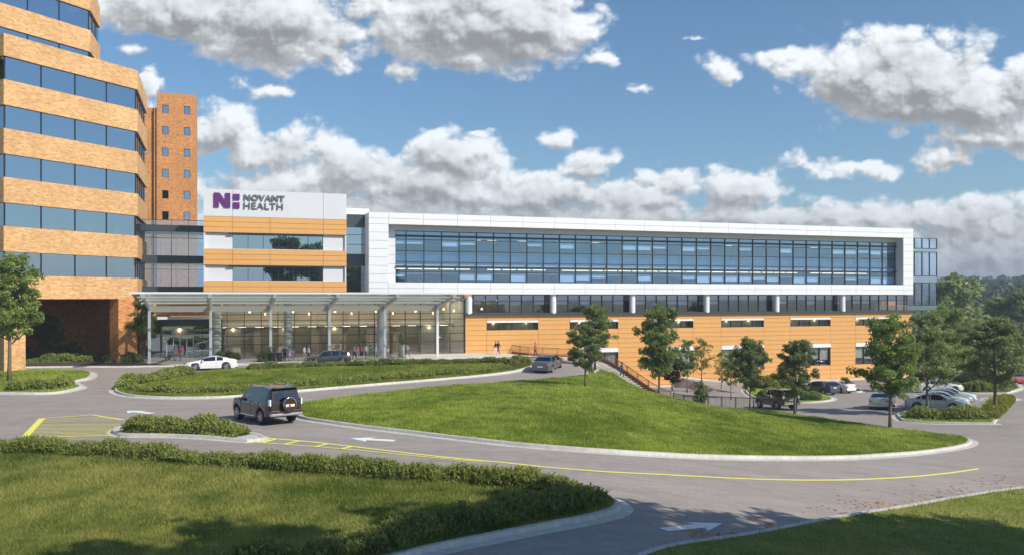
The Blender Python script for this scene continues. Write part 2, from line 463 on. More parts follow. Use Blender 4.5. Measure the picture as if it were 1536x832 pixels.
def catmull(pts, step=.7, closed=True):
    out = []; n = len(pts)
    rng = range(n) if closed else range(n-1)
    for i in rng:
        if closed: p0, p1, p2, p3 = [Vector(pts[(i+k-1) % n][:2]) for k in range(4)]
        else: p0, p1, p2, p3 = [Vector(pts[min(max(i+k-1, 0), n-1)][:2]) for k in range(4)]
        d = (p2-p1).length; m = max(1, int(d/step))
        # centripetal-ish damping: scale tangents by segment length
        t1 = (p2-p0); t2 = (p3-p1)
        t1 = t1*(d/max((p2-p0).length, 1e-4))*.9; t2 = t2*(d/max((p3-p1).length, 1e-4))*.9
        for k in range(m):
            t = k/m
            a = 2*t**3-3*t**2+1; b = t**3-2*t**2+t; c = -2*t**3+3*t**2; e = t**3-t**2
            q = p1*a + t1*b + p2*c + t2*e
            out.append((q.x, q.y))
    if not closed: out.append(tuple(pts[-1][:2]))
    return out
def area(p):
    return .5*sum(p[i][0]*p[(i+1) % len(p)][1]-p[(i+1) % len(p)][0]*p[i][1] for i in range(len(p)))
def surface(name, outline, step, zf, mat, extra=None):
    """triangulated sheet over an outline following zf(x, y)"""
    if area(outline) < 0: outline = outline[::-1]
    xs = [p[0] for p in outline]; ys = [p[1] for p in outline]
    pts = [Vector(p) for p in outline]; n = len(pts)
    X, Y = np.meshgrid(np.arange(math.floor(min(xs)), max(xs), step), np.arange(math.floor(min(ys)), max(ys), step))
    X = X.ravel(); Y = Y.ravel()
    ins = in_poly_np(X, Y, outline)
    X = X[ins]; Y = Y[ins]
    oa = np.array(outline)
    if len(X):
        keep = np.ones(len(X), bool)
        for i in range(0, len(X), 4000):
            d = np.hypot(X[i:i+4000, None]-oa[:, 0], Y[i:i+4000, None]-oa[:, 1]).min(1)
            keep[i:i+4000] = d > step*.35
        X = X[keep]; Y = Y[keep]
    pts += [Vector((float(a), float(b))) for a, b in zip(X, Y)]
    edges = []
    if extra:
        for line in extra:
            b = len(pts)
            pts += [Vector(p) for p in line]
            edges += [(b+i, b+i+1) for i in range(len(line)-1)]
    r = geometry.delaunay_2d_cdt(pts, edges, [list(range(n))], 1, 1e-4)
    mb = MB()
    mb.v = [(p.x, p.y, zf(p.x, p.y)) for p in r[0]]
    mb.f = [list(f) for f in r[2]]; mb.m = [0]*len(mb.f)
    return mb.build(name, mat, smooth=True if not extra else R(30), uv=False)
def offset_line(pts, d, closed=True):
    n = len(pts); out = []
    for i in range(n):
        a = Vector(pts[(i-1) % n] if closed else pts[max(i-1, 0)]); b = Vector(pts[(i+1) % n] if closed else pts[min(i+1, n-1)])
        t = (b-a).normalized(); nr = Vector((t.y, -t.x))
        out.append((pts[i][0]+nr.x*d, pts[i][1]+nr.y*d))
    return out
def kerb(pts, closed=True, w=.22, gut=.42, h=.15, gap_name='kerb', label=None, parent=None):
    """concrete kerb with gutter on the outside (right-hand side of a CCW line)"""
    prof = [(-.04, -.05), (-.04, h), (w*.9, h), (w, h-.03), (w+.03, .012), (w+.03+gut, .010), (w+.05+gut, -.05)]
    rows = [[(x, y, H(x, y)+dz) for x, y in offset_line(pts, d, closed)] for d, dz in prof]
    mb = MB(); n = len(pts); mb.v = [p for r in rows for p in r]
    for k in range(len(prof)-1):
        for i in range(n if closed else n-1):
            j = (i+1) % n
            mb.f.append([k*n+i, (k+1)*n+i, (k+1)*n+j, k*n+j]); mb.m.append(0)
    return mb.build(gap_name, MT['kerb_concrete'], uv=False, smooth=R(40))
# ------------------------------------------------------------------ cloud bank (numbers only)
def perlin(x, y, seed):
    rs = np.random.RandomState(seed)
    perm = rs.permutation(512); perm = np.concatenate([perm, perm])
    ang = rs.rand(512)*2*np.pi; gxx = np.cos(ang); gyy = np.sin(ang)
    xi = np.floor(x).astype(int); yi = np.floor(y).astype(int); xf = x-xi; yf = y-yi
    def gr(ix, iy, dx, dy):
        h = perm[(perm[ix & 511]+iy) & 511]
        return gxx[h]*dx+gyy[h]*dy
    u = xf**3*(xf*(xf*6-15)+10); v = yf**3*(yf*(yf*6-15)+10)
    a = gr(xi, yi, xf, yf); b = gr(xi+1, yi, xf-1, yf); c = gr(xi, yi+1, xf, yf-1); d = gr(xi+1, yi+1, xf-1, yf-1)
    return (a*(1-u)+b*u)*(1-v)+(c*(1-u)+d*u)*v
def fbm(x, y, oct, seed, gain=.5, lac=2.03, billow=False):
    t = 0; amp = 1.0; f = 1.0; nrm = 0
    for k in range(oct):
        n = perlin(x*f+17.3*k, y*f-9.1*k, seed+k)
        if billow: n = np.abs(n)*2.2-.55
        t = t+n*amp; nrm += amp; amp *= gain; f *= lac
    return t/nrm*1.6
def cloud_density(PX, PY):
    x = PX/100.0; y = PY/100.0
    wx = fbm(x*.9, y*1.1, 5, 11)*26; wy = fbm(x*.9+40, y*1.1, 5, 23)*20
    wx = wx+fbm(x*4.5, y*5, 4, 131)*9; wy = wy+fbm(x*4.5+9, y*5, 4, 137)*7
    X = PX+wx; Y = PY+wy
    D = np.full(PX.shape, -3.0); GROW = 1.3
    for (cx, cy, rx, ry, k) in CLOUDS:
        dx = (X-cx)/rx; dy = (Y-cy)/ry
        # flatter bases
        dy = np.where(dy > 0, dy*1.25, dy)
        e = k*1.52-np.sqrt(dx*dx+dy*dy)
        h = np.clip(.5+.5*(e-D)/.35, 0, 1); D = D*(1-h)+e*h+.35*h*(1-h)*.5
    b = fbm(x*1.25, y*1.6, 8, 51, gain=.56, billow=True)
    n = fbm(x*1.1, y*1.6, 8, 77, gain=.52)
    return D+b*.58+n*.72, D
def shift(d, ix, iy):
    s = np.pad(d, ((0, iy), (0, ix)), mode='edge')
    return s[iy:iy+d.shape[0], ix:ix+d.shape[1]]
def cloud_layer(PX, PY):
    """alpha and brightness on a regular grid; rows go up the sky"""
    d, D = cloud_density(PX, PY)
    al = np.clip((d+.12)/.55, 0, 1); al = al*al*(3-2*al)
    sx = abs(PX[0, 1]-PX[0, 0]); sy = abs(PY[1, 0]-PY[0, 0])
    dc = np.clip(d, -.1, 2.5)
    rel = 0
    for st, w in ((3, .5), (7, .6), (14, .6), (28, .55), (60, .35)):
        rel = rel + w*(dc-shift(dc, int(round(st*.45/sx)), int(round(st*.9/sy))))
    core = np.clip(D, 0, 1.3)
    br = .91+.24*np.tanh(rel*1.2)-.16*core+.10*np.exp(-np.clip(d, 0, 3)*3)
    br = br+.07*fbm(PX/22, PY/20, 4, 171, gain=.6)*np.clip(rel*2+1, .3, 1.3)
    return al, np.clip(br, .60, 1.02)
# ------------------------------------------------------------------ light, sky, camera
SUN_TO = Vector((.85, -.53, 0)).normalized(); ELEV = R(39)
def build_world():
    w = bpy.data.worlds.new('World'); bpy.context.scene.world = w; w.use_nodes = True
    nt = w.node_tree; nt.nodes.clear()
    out = N(nt, 'ShaderNodeOutputWorld')
    sky = N(nt, 'ShaderNodeTexSky', sky_type='NISHITA'); sky.sun_disc = False
    sky.sun_elevation = ELEV; sky.sun_rotation = math.atan2(SUN_TO.x, SUN_TO.y)
    sky.air_density = 1.1; sky.dust_density = .6; sky.ozone_density = 2.2; sky.altitude = 100
    tint = N(nt, 'ShaderNodeVectorMath', operation='MULTIPLY'); tint.inputs[1].default_value = SKY_TINT; L(nt, sky.outputs[0], tint.inputs[0])
    bg = N(nt, 'ShaderNodeBackground', i_Strength=SKY_STR); L(nt, tint.outputs[0], bg.inputs[0]); L(nt, bg.outputs[0], out.inputs[0])
    w.cycles.sampling_method = 'MANUAL'; w.cycles.sample_map_resolution = 512
CLOUDS = [  # centre px, py, radii, strength
 (1290,125,74,56,1.02),(1375,120,112,60,1.08),(1450,150,95,50,1.0),(1335,85,50,30,.9),(1530,125,45,35,.9),(1390,160,140,30,.95),
 (1480,215,90,26,.75),(1540,205,50,35,.9),
 (300,15,130,38,1.1),(420,40,105,55,1.1),(490,80,40,28,.8),(700,30,105,62,1.12),(780,45,82,62,1.05),(560,10,80,18,.75),(690,95,60,25,.7),(895,88,40,20,.6),
 (600,112,38,22,.62),(400,132,70,22,.5),(250,40,50,20,.65),(200,75,50,20,.42),
 (1078,115,38,36,.72),(1155,82,50,24,.6),(1040,62,46,12,.45),(960,130,24,12,.42),
 (830,208,32,24,.72),(890,248,38,26,.85),(1010,275,65,24,.8),(1110,285,60,32,.9),(930,300,120,30,.85),
 (225,135,22,30,.9),(330,200,60,34,.9),(420,225,80,34,.85),(540,255,100,34,.9),(680,235,70,36,.95),(720,198,28,10,.7),(640,280,130,36,.95),(800,295,110,34,.9),(430,300,150,45,.95),
 (1210,245,70,20,.5),(1290,258,95,22,.6),(1420,240,60,20,.75),(1250,325,120,22,.85),(1440,320,120,28,.9),(1150,335,110,26,.85),(1530,350,100,50,.9),
 (1480,385,160,40,.95),(768,365,900,45,.95),(1300,400,400,48,1.1),(300,400,500,50,1.0),(768,425,1500,40,1.2),(620,330,200,40,1.0),(950,345,260,40,1.0),
 (-300,200,200,80,1),(-500,60,200,60,1),(1900,120,220,80,1),(2100,300,300,60,1),(1750,330,160,50,1),(-700,350,400,50,1),(300,-150,250,60,1),(900,-200,300,50,1),(1500,-160,150,50,.9)]
SKY_TINT = (.70, .90, 1.04)
SKY_STR = .11
def build_light():
    l = bpy.data.lights.new('sun', 'SUN'); l.energy = 5.0; l.angle = R(.5); l.color = (1.0, .93, .82)
    o = bpy.data.objects.new('sun', l); C.objects.link(o)
    d = Vector((SUN_TO.x*math.cos(ELEV), SUN_TO.y*math.cos(ELEV), math.sin(ELEV)))
    o.rotation_euler = d.to_track_quat('Z', 'Y').to_euler(); o.location = (30, -30, 60)
def build_camera():
    c = bpy.data.cameras.new('camera'); o = bpy.data.objects.new('camera', c); C.objects.link(o)
    o.location = (0, 0, CAMZ); o.rotation_euler = (R(90), 0, 0)
    c.sensor_width = 36; c.lens = F/1536*36; c.shift_y = (HY-416)/1536; c.clip_end = 20000; c.clip_start = .1
    bpy.context.scene.camera = o
    s = bpy.context.scene
    s.view_settings.view_transform = 'Standard'; s.view_settings.look = 'None'; s.view_settings.exposure = .07; s.view_settings.gamma = 1
    s.cycles.max_bounces = 6; s.cycles.diffuse_bounces = 3; s.cycles.glossy_bounces = 3; s.cycles.transparent_max_bounces = 12
    s.cycles.caustics_reflective = False; s.cycles.caustics_refractive = False
    s.cycles.use_denoising = True
def build_clouds():
    PX, PY = np.meshgrid(np.arange(-860, 2420, 2.0), np.arange(474, -330, -2.0))
    al, br = cloud_layer(PX, PY)
    hz = np.clip((445-PY)/170, 0, 1)
    br = br*(.84+.16*hz)
    # thin haze veil low in the sky
    veil = np.clip(1-(445-PY)/150, 0, 1)**1.5*.55
    a2 = al+(1-al)*veil
    col = np.stack([br*.965, br*.985, br*1.0], -1)*1.0
    vcol = np.array([.60, .70, .80])
    col = (col*al[..., None]+vcol*((1-al)*veil)[..., None])/np.maximum(a2, 1e-4)[..., None]
    edge = np.minimum(np.clip((PX+860)/300, 0, 1), np.clip((2418-PX)/300, 0, 1))*np.clip((PY+330)/150, 0, 1)
    a2 = a2*edge
    lin = np.where(col <= .04045, col/12.92, ((np.maximum(col, 0)+.055)/1.055)**2.4)
    rad = 7000.0
    x = (PX-HX)/F; z = (HY-PY)/F; h = np.sqrt(1+x*x)
    V = np.stack([x/h*rad, rad/h, z/h*rad+CAMZ], -1).reshape(-1, 3)
    ny, nx = PX.shape
    idx = np.arange(nx*ny).reshape(ny, nx)
    Fq = np.stack([idx[:-1, :-1], idx[:-1, 1:], idx[1:, 1:], idx[1:, :-1]], -1).reshape(-1, 4)
    # leave out empty sky
    keep = (a2[:-1, :-1]+a2[:-1, 1:]+a2[1:, 1:]+a2[1:, :-1]).ravel() > .004
    Fq = Fq[keep]
    m, nt, out = new_mat('cloud')
    at_ = N(nt, 'ShaderNodeAttribute', attribute_name='cloud')
    em = N(nt, 'ShaderNodeEmission', i_Strength=1.0); tr = N(nt, 'ShaderNodeBsdfTransparent')
    L(nt, at_.outputs['Color'], em.inputs[0])
    mx = N(nt, 'ShaderNodeMixShader'); L(nt, at_.outputs['Alpha'], mx.inputs[0]); L(nt, tr.outputs[0], mx.inputs[1]); L(nt, em.outputs[0], mx.inputs[2]); L(nt, mx.outputs[0], out.inputs[0])
    m.cycles.emission_sampling = 'NONE'
    o = np_mesh('sky', V, Fq, m)
    ca = o.data.color_attributes.new(name='cloud', type='FLOAT_COLOR', domain='POINT')
    c4 = np.concatenate([lin.reshape(-1, 3), a2.reshape(-1, 1)], 1).astype('f')
    ca.data.foreach_set('color', c4.ravel())
    o.visible_shadow = True
    tag(o, 'broken white and grey cumulus clouds over a blue sky', kind='structure')
build_world(); build_clouds(); build_light(); build_camera()
# ------------------------------------------------------------------ the long facade frame
ANG = math.atan2(UY, UX)
def pu(px, v=0.0):
    p = (px-HX)/F
    return (p*(K+UX*v) + UY*v)/(UX-UY*p)
def pz(px, py, v=0.0):
    u = pu(px, v)
    return CAMZ + (HY-py)/F*(K+UY*u+UX*v)
def local_root(name, u, v=0.0, z=0.0, **kw):
    x, y = UV(u, v)
    return empty(name, (x, y, z), ANG, **kw)

def clad(us, zs, y, th, skip=lambda a, b: False, gap=.035, mb=None):
    """panels between joint lines, outer face at y"""
    mb = mb or MB()
    for i in range(len(us)-1):
        for j in range(len(zs)-1):
            if skip((us[i]+us[i+1])/2, (zs[j]+zs[j+1])/2): continue
            mb.box(us[i]+gap/2, us[i+1]-gap/2, y, y+th, zs[j]+gap/2, zs[j+1]-gap/2)
    return mb

def glazing(name, parent, u0, u1, z0, z1, y, glass, nu=1, zs=(), bar=.06, depth=.12, frame_mat='dark_metal', thick=(), blinds=None):
    """one window: pane sheet plus its frame as a child"""
    g = MB(); g.quad((u0+.02, y, z0+.02), (u1-.02, y, z0+.02), (u1-.02, y, z1-.02), (u0+.02, y, z1-.02))
    w = g.build(name, MT[glass], parent, uv=False)
    f = MB()
    zl = [z0]+list(zs)+[z1]
    for k in range(nu+1):
        u = u0+(u1-u0)*k/nu
        a, b = u-bar/2, u+bar/2
        if k == 0: a, b = u0+.002, u0+bar/2
        if k == nu: a, b = u1-bar/2, u1-.002
        f.box(a, b, y-depth, y+.06, z0, z1)
    for k, z in enumerate(zl):
        t = bar*(2.4 if z in thick else 1.0)
        lo, hi = z-t/2, z+t/2
        if k == 0: lo, hi = z0+.001, z0+t
        if k == len(zl)-1: lo, hi = z1-t, z1-.001
        f.box(u0+.004, u1-.004, y-depth-(.25 if z in thick else -.006), y+.05, lo, hi)
    f.build('frame', MT[frame_mat], w, uv=False)
    if blinds:
        for (a, b, c, d) in blinds:
            m = MB(); m.box(a, b, y+.14, y+.16, c, d); m.build('blind', MT['blind'], w, uv=False)
    return w

# ================================================================== hospital wing
rnd = random.Random(7)
W = local_root('hospital_wing', 0)
tag(W, 'long new hospital wing with white boxed frame, blue curtain wall and orange base', 'building')
uL, uR = pu(553, -1), pu(1370, -1)
U0, U1 = pu(583, -1), pu(1355, -1)           # opening of the white frame
zT, zOt, zOb, zB = CAMZ+10.28, CAMZ+8.85, CAMZ+1.78, CAMZ+.33
js = [uL] + [U0+k*(U1-U0)/18 for k in range(19)] + [uR]
zs_ = sorted([zB, (zB+zOb)/2, zOb] + [zOb+(zOt-zOb)*k/7 for k in range(1, 7)] + [zOt, (zOt+zT)/2, zT])
fr = clad([uL, U0]+[U0+(U1-U0)*k/18 for k in range(1, 18)]+[U1, uR], zs_, -1.0, .1,
          skip=lambda a, b: U0 < a < U1 and zOb < b < zOt)
fr.build('frame_cladding', MT['white_panel'], W)
bk = MB()
bk.box(uL+.02, uR-.02, -.9, -.78, zOt+.02, zT-.02); bk.box(uL+.02, uR-.02, -.9, -.78, zB+.02, zOb-.02)
bk.box(uL+.02, U0-.03, -.9, -.78, zOb-.02, zOt+.02); bk.box(U1+.03, uR-.02, -.9, -.78, zOb-.02, zOt+.02)
bk.build('frame_backing', MT['joint_white'], W)
rv = MB()                                     # returns of the frame
rv.box(U0, U1, -.9, .9, zOt, zOt+.12); rv.box(U0, U1, -.9, .9, zOb-.12, zOb)
rv.box(U0-.12, U0, -.9, .9, zOb, zOt); rv.box(U1, U1+.12, -.9, .9, zOb, zOt)
rv.box(uL, uL+.12, -.78, 20, zB, zT); rv.box(uR-.12, uR, -.78, 20, zB, zT)
rv.box(uL+.12, uR-.12, -.78, 20, zT-.5, zT-.3); rv.box(uL+.12, uR-.12, -.78, .9, zB, zB+.12)
rv.build('frame_return', MT['grey_panel'], W)
gt = CAMZ+8.22
hd = MB(); hd.box(U0, U1, .6, .8, gt, zOt); hd.build('header', MT['grey_panel'], W)
cwL = pu(593, .7); cwR = U1-.02
sp = clad([U0, cwL], [zOb, zOb+1.1, zOb+2.3, zOb+3.4, zOb+4.5, zOb+5.6, gt], .55, .12)
sp.build('side_panel', MT['grey_panel'], W)
zc = [CAMZ+7.6, CAMZ+7.15, CAMZ+5.72, CAMZ+4.35, CAMZ+3.76, CAMZ+3.1]
bay = 2.29
us = [cwL]; x = -6.87
while x-bay > cwL+.4: x -= bay
while x < cwR-.5: us.append(x); x += bay
us.append(cwR)
for i in range(len(us)-1):
    a, b = us[i], us[i+1]
    bl = []
    bl.append((a+.06, b-.06, CAMZ+7.66, gt-.05))
    dz = rnd.choice([.25, .25, .9, .9, 1.15, .3])
    bl.append((a+.06, b-.06, CAMZ+7.52-dz, CAMZ+7.52))
    bl.append((a+.06, b-.06, CAMZ+3.84, CAMZ+4.30))
    dz = rnd.choice([.2, .55, 1.1, 1.1, .9, .3])
    bl.append((a+.06, b-.06, CAMZ+3.1-dz, CAMZ+3.1))
    glazing('window', W, a, b, zOb, gt, .7, 'glass_wing', 1, zc, bar=.085, thick=(CAMZ+7.6, CAMZ+3.76), blinds=bl)
rm = MB()
rm.box(U0, U1, 1.0, 19, CAMZ+4.42, CAMZ+5.62)    # floor build-up behind the spandrel glass
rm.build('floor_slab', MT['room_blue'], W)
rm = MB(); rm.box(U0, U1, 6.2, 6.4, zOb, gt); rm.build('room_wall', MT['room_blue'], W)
rm = MB()
for k in range(36):
    u = U0+1+k*2.1
    for z in (CAMZ+7.3, CAMZ+3.5):
        if rnd.random() < (.5 if z > CAMZ+5 else .85): rm.box(u, u+(1.2 if z > CAMZ+5 else 1.8), 2.2, 2.35, z, z+(.05 if z > CAMZ+5 else .10))
rm.build('ceiling_light', MT['lamp_warm'], W)
rm = MB()
for k in range(60):                            # desks and people-high furniture behind the glass
    u = U0+.5+rnd.random()*(U1-U0-2); z = zOb if rnd.random() < .6 else CAMZ+5.62
    rm.box(u, u+.6+rnd.random(), 2.0+rnd.random(), 2.9, z, z+.7+rnd.random()*.6)
rm.build('furniture', MT['room_dark'], W)
# strip of glazing under the frame
zs0, zs1 = CAMZ-2.05, zB
sL, sR = pu(697), pu(1356, .5)
us = [sL]; x = -5.9+11.45/14
while x < sR-.8: us.append(x) if x > sL+.5 else None; x += 11.45/7
us.append(sR)
for i in range(len(us)-1):
    a, b = us[i], us[i+1]
    hgt = rnd.choice([.55, .55, .95, 1.05, .6])
    glazing('window', W, a, b, zs0, zs1-.02, .5, 'glass_strip', 1, (zs0+1.55,), bar=.07, blinds=[(a+.05, b-.05, zs1-hgt-.35, zs1-.04)])
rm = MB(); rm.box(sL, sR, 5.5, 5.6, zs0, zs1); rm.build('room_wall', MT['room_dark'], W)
rm = MB(); rm.box(sL, sR, .7, 5.5, zs0-.1, zs0-.02); rm.build('room_floor', MT['room_floor'], W)
for k in range(7):
    u = -5.9+11.45*k
    if k == 6: u = sR+.9
    mb = MB()
    mb.lathe([(.42, zs0-.1), (.42, zs1)], 20, (u, -.35 if k < 6 else 0, 0))
    if k < 6: mb.build('column', MT['column_white'], W, smooth=R(40), uv=False)
lg = MB(); lg.box(sL-.1, pu(1366), -.72, .52, zs0-.22, zs0); lg.build('ledge', MT['dark_band'], W)
# orange base
oL, oR = sL, pu(1365)
zl = CAMZ-2.27; zbot = -5.1
wc = [11.45*k for k in range(6)]
holes = []
for k, c in enumerate(wc):
    holes.append((c-3.5, c+3.5, 3.05, 4.30))
    if k >= 1: holes.append((c-3.5, c+3.5, -2.70, .50))
zj = [zl-.0, 4.30, 3.68, 3.05]; z = 3.05
while z > .9: z -= .637; zj.append(z)
zj += []; zj = [q for q in zj if q > .6]
zj += [.50, -.20, -.83, -1.45, -2.08, -2.70, -3.35, -4.0, -4.65, zbot]
zj = sorted(set(round(q, 3) for q in zj))
uj = sorted([oL, oR] + [c+s for c in wc for s in (-3.5, 3.5)])
def inhole(a, b): return any(h[0] < a < h[1] and h[2] < b < h[3] for h in holes)
ob = clad(uj, zj, -.3, .1, skip=inhole)
ob.build('orange_cladding', MT['orange_panel'], W)
bk = MB()
for i in range(len(uj)-1):
    for j in range(len(zj)-1):
        if not inhole((uj[i]+uj[i+1])/2, (zj[j]+zj[j+1])/2): bk.box(uj[i]+.001, uj[i+1]-.001, -.2, -.05, zj[j], zj[j+1])
bk.box(oL+.02, oR-.02, 0, 20, zbot, -4.9); bk.box(oR-.2, oR-.05, -.05, 19.9, -4.9, zl-.03)
bk.build('base_wall', MT['joint_back'], W)
sd = MB(); sd.box(oR-.04, oR, -.2, 20, -4.9, zl-.02); sd.build('side_cladding', MT['orange_panel'], W)
for (a, b, c, d) in holes:
    low = c < 0
    hd = MB(); hd.box(a+.02, b-.02, -.36, -.1, d-(.55 if low else .28), d-.01)
    if low:
        w = glazing('window', W, a, b, c, d-.57, .02, 'glass_clear', 4, (c+.75,), bar=.06)
        for q in range(4):
            ua = a+.06+q*(b-a)/4; ub = a+(q+1)*(b-a)/4-.06
            lv = MB(); z = c+.95-(.25 if q % 2 else 0)
            while z < d-.62: lv.box(ua, ub, .12, .2, z, z+.085); z += .14
            lv.build('blind', MT['white_metal'], w, uv=False)
        rm = MB(); rm.box(a-.3, b+.3, 4.0, 4.1, c-.4, d); rm.box(a-.3, b+.3, .3, 4.0, c-.5, c-.4); rm.build('room_wall', MT['room_wall'], W)
    else:
        w = glazing('window', W, a, b, c, d-.30, .02, 'glass_clear', 4, (), bar=.06)
        rm = MB(); rm.box(a-.2, b+.2, 2.2, 2.3, c-1, d+.1); rm.box(a-.2, b+.2, .3, 2.2, d, d+.1); rm.box(a-.2, b+.2, .3, 2.2, c-1, c-.9)
        rm.build('room_wall', MT['room_wall'], W)
        q = rnd.choice([1.6, 2.4]); lamps = [a+q, b-.9]
        for lx in lamps:
            m = MB(); m.box(lx-.09, lx+.09, 2.02, 2.19, d-.42, d-.34); m.build('wall_lamp', MT['lamp_window'], W, uv=False)
    hd.build('window_head', MT['white_panel'], W)
# glass corner at the far end
cL, cR = uR+.0, pu(1405, 5.0)
cz = [(-4.6, 2.75), (2.95, 5.15), (5.95, 9.6), (10.6, 14.5), (15.0, 16.7)]
bdz = [(2.75, 2.95), (5.15, 5.95), (9.6, 10.6), (14.5, 15.0)]
yv = 5.0
cc = pu(1360, yv)
for (a, b) in cz:
    n = 4
    for q in range(n):
        ua = cc+(cR-cc)*q/n; ub = cc+(cR-cc)*(q+1)/n
        glazing('window', W, ua, ub, a, b, yv, 'glass_link', 1, (), bar=.09)
    gl = MB(); gl.quad((cR, yv+.1, a), (cR, 14, a), (cR, 14, b), (cR, yv+.1, b)); gl.build('side_glass', MT['glass_link'], W)
bd = MB()
for (a, b) in bdz: bd.box(cc, cR-.03, yv+.08, 13.9, a+.05, b)
bd.build('floor_band', MT['grey_panel'], W)
for (a, b) in bdz: bd = MB(); bd.box(cc, cR+.03, yv-.02, yv+.07, a+.03, b-.02); bd.build('spandrel', MT['glass_tower'], W)
bd = MB(); bd.box(cc, cR, 14, 14.15, -4.6, 10.0)
for k in range(4): bd.box(cc+.3+k*1.2, cc+.6+k*1.2, 13.6, 13.8, -4.6, 14.2)
bd.box(cc-.3, cc+.6, 5.4, 6.0, -4.6, 5.0)
bd.build('inner_wall', MT['orange_panel'], W)
rf = MB(); rf.box(oL+.2, oR-.2, .95, 20, zB-.2, zB-.05); rf.box(oL+.2, oR-.2, 19.9, 20.1, -5, zT-.3); rf.build('roof', MT['roof_grey'], W)

# ================================================================== entrance block with lobby
E = local_root('entrance_block', 0)
tag(E, 'orange and light grey banded entrance block above a tall glazed lobby', 'building')
VE = -1.6
eL, eR = pu(305, VE), pu(520, VE)
zz = lambda px, py: pz(px, py, VE)
zt = zz(305, 283); z1 = zz(305, 324); z2 = zz(305, 348); z3 = zz(305, 373); z4 = zz(305, 397); z5 = zz(305, 421); z6 = zz(305, 437.5)
wL, wR = pu(349, VE), pu(485, VE)
mid = [pu(405, VE)]
uo = [eL, wL, pu(405, VE), wR, eR]
m = clad([eL, wL, wR, eR], [z1, zt], VE, .1); m.build('sign_wall', MT['grey_panel'], E)
def band(za, zb_, ulist, nrow, name, mat, y=VE):
    return clad(ulist, [za+(zb_-za)*k/nrow for k in range(nrow+1)], y, .1).build(name, MT[mat], E)
band(z2, z1, uo, 3, 'orange_band', 'orange_panel')
band(z4, z3, uo, 3, 'orange_band', 'orange_panel')
band(z6, z5, uo, 2, 'orange_band', 'orange_panel')
for (a, b) in ((z3, z2), (z5, z4)):
    band(a, b, [eL, wL], 1, 'grey_infill', 'grey_panel', VE+.35)
    band(a, b, [wR, eR], 1, 'grey_infill', 'grey_panel', VE+.35)
    rt = MB(); rt.box(wL, wR, VE-.0, VE+.6, b-.16, b-.01); rt.box(wL-.5, wL, VE-.05, VE+.35, b-.14, b-.02); rt.build('sunshade', MT['dark_metal'], E)
    n = 6
    for q in range(n):
        ua = wL+(wR-wL)*q/n; ub = wL+(wR-wL)*(q+1)/n
        glazing('window', E, ua, ub, a+.05, b-.17, VE+.6, 'glass_tower', 1, (), bar=.05)
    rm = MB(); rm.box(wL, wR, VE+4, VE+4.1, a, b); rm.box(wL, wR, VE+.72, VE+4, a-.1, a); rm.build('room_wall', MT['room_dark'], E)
    sl = MB(); sl.box(wL, wR, VE, VE+.7, a-.0, a+.05); sl.build('sill', MT['white_panel'], E)
bk = MB()
bk.box(eL+.02, eR-.02, VE+.1, VE+.3, z1-.0, zt-.03)
bk.box(eL+.02, eR-.02, VE+.1, VE+.3, z2+.01, z1-.01); bk.box(eL+.02, eR-.02, VE+.1, VE+.3, z4+.01, z3-.01); bk.box(eL+.02, eR-.02, VE+.1, VE+.3, z6+.01, z5-.01)
for (a, b) in ((z3, z2), (z5, z4)):
    bk.box(eL+.02, wL-.01, VE+.45, VE+.6, a, b); bk.box(wR+.01, eR-.02, VE+.45, VE+.6, a, b)
bk.build('backing_wall', MT['joint_white'], E)
bx = MB(); bx.box(eL+.03, eL+.2, VE+.1, 16, z6, zt-.03); bx.box(eR-.2, eR-.03, VE+.1, 16, z6, zt-.03); bx.box(eL+.2, eR-.2, VE+.31, 16, zt-.4, zt-.2); bx.box(eL+.2, eR-.2, VE+.31, 16, z6+.0, z6+.12)
bx.build('side_wall', MT['grey_panel'], E)
# dark glazed recess between block and wing
gL, gR = eR, uL+.12
zr = pz(535, 322, 2.0)
gm = MB(); gm.box(gL, gR+.4, 1.9, 2.1, zr-.0, zr+.75); gm.build('parapet', MT['white_panel'], E)
for (a, b) in ((z2, zr-1.1), (z4, z2-1.5) if False else (z3-.6, z2-.0)):
    pass
lv = [z6-.2, z6+2.6, z5+1.9, z4+.7, z4+2.0, z3+1.2, z2+.2, z2+1.3, zr-.02]
lv = sorted(lv)
zz0 = z6-.3; zlev = [zz0, zz0+1.25, zz0+2.5, zz0+3.6, zz0+5.0, zz0+6.2, zz0+7.4, zz0+8.4, zz0+10.6, zr]
zlev = [q for q in zlev if q < zr-.3]+[zr]
glazing('window', E, gL, gR, zlev[0], zr, 2.0, 'glass_tower', 1, zlev[1:-1], bar=.05)
for (a, b) in ((zz0+3.6, zz0+5.0), (zr-1.6, zr)): bm_ = MB(); bm_.box(gL, gR, 1.84, 1.9, a, b); bm_.build('spandrel', MT['dark_band'], E)
rm = MB(); rm.box(gL-1, gR+1, 6, 6.1, z6-.4, zr); rm.build('room_wall', MT['room_dark'], E)
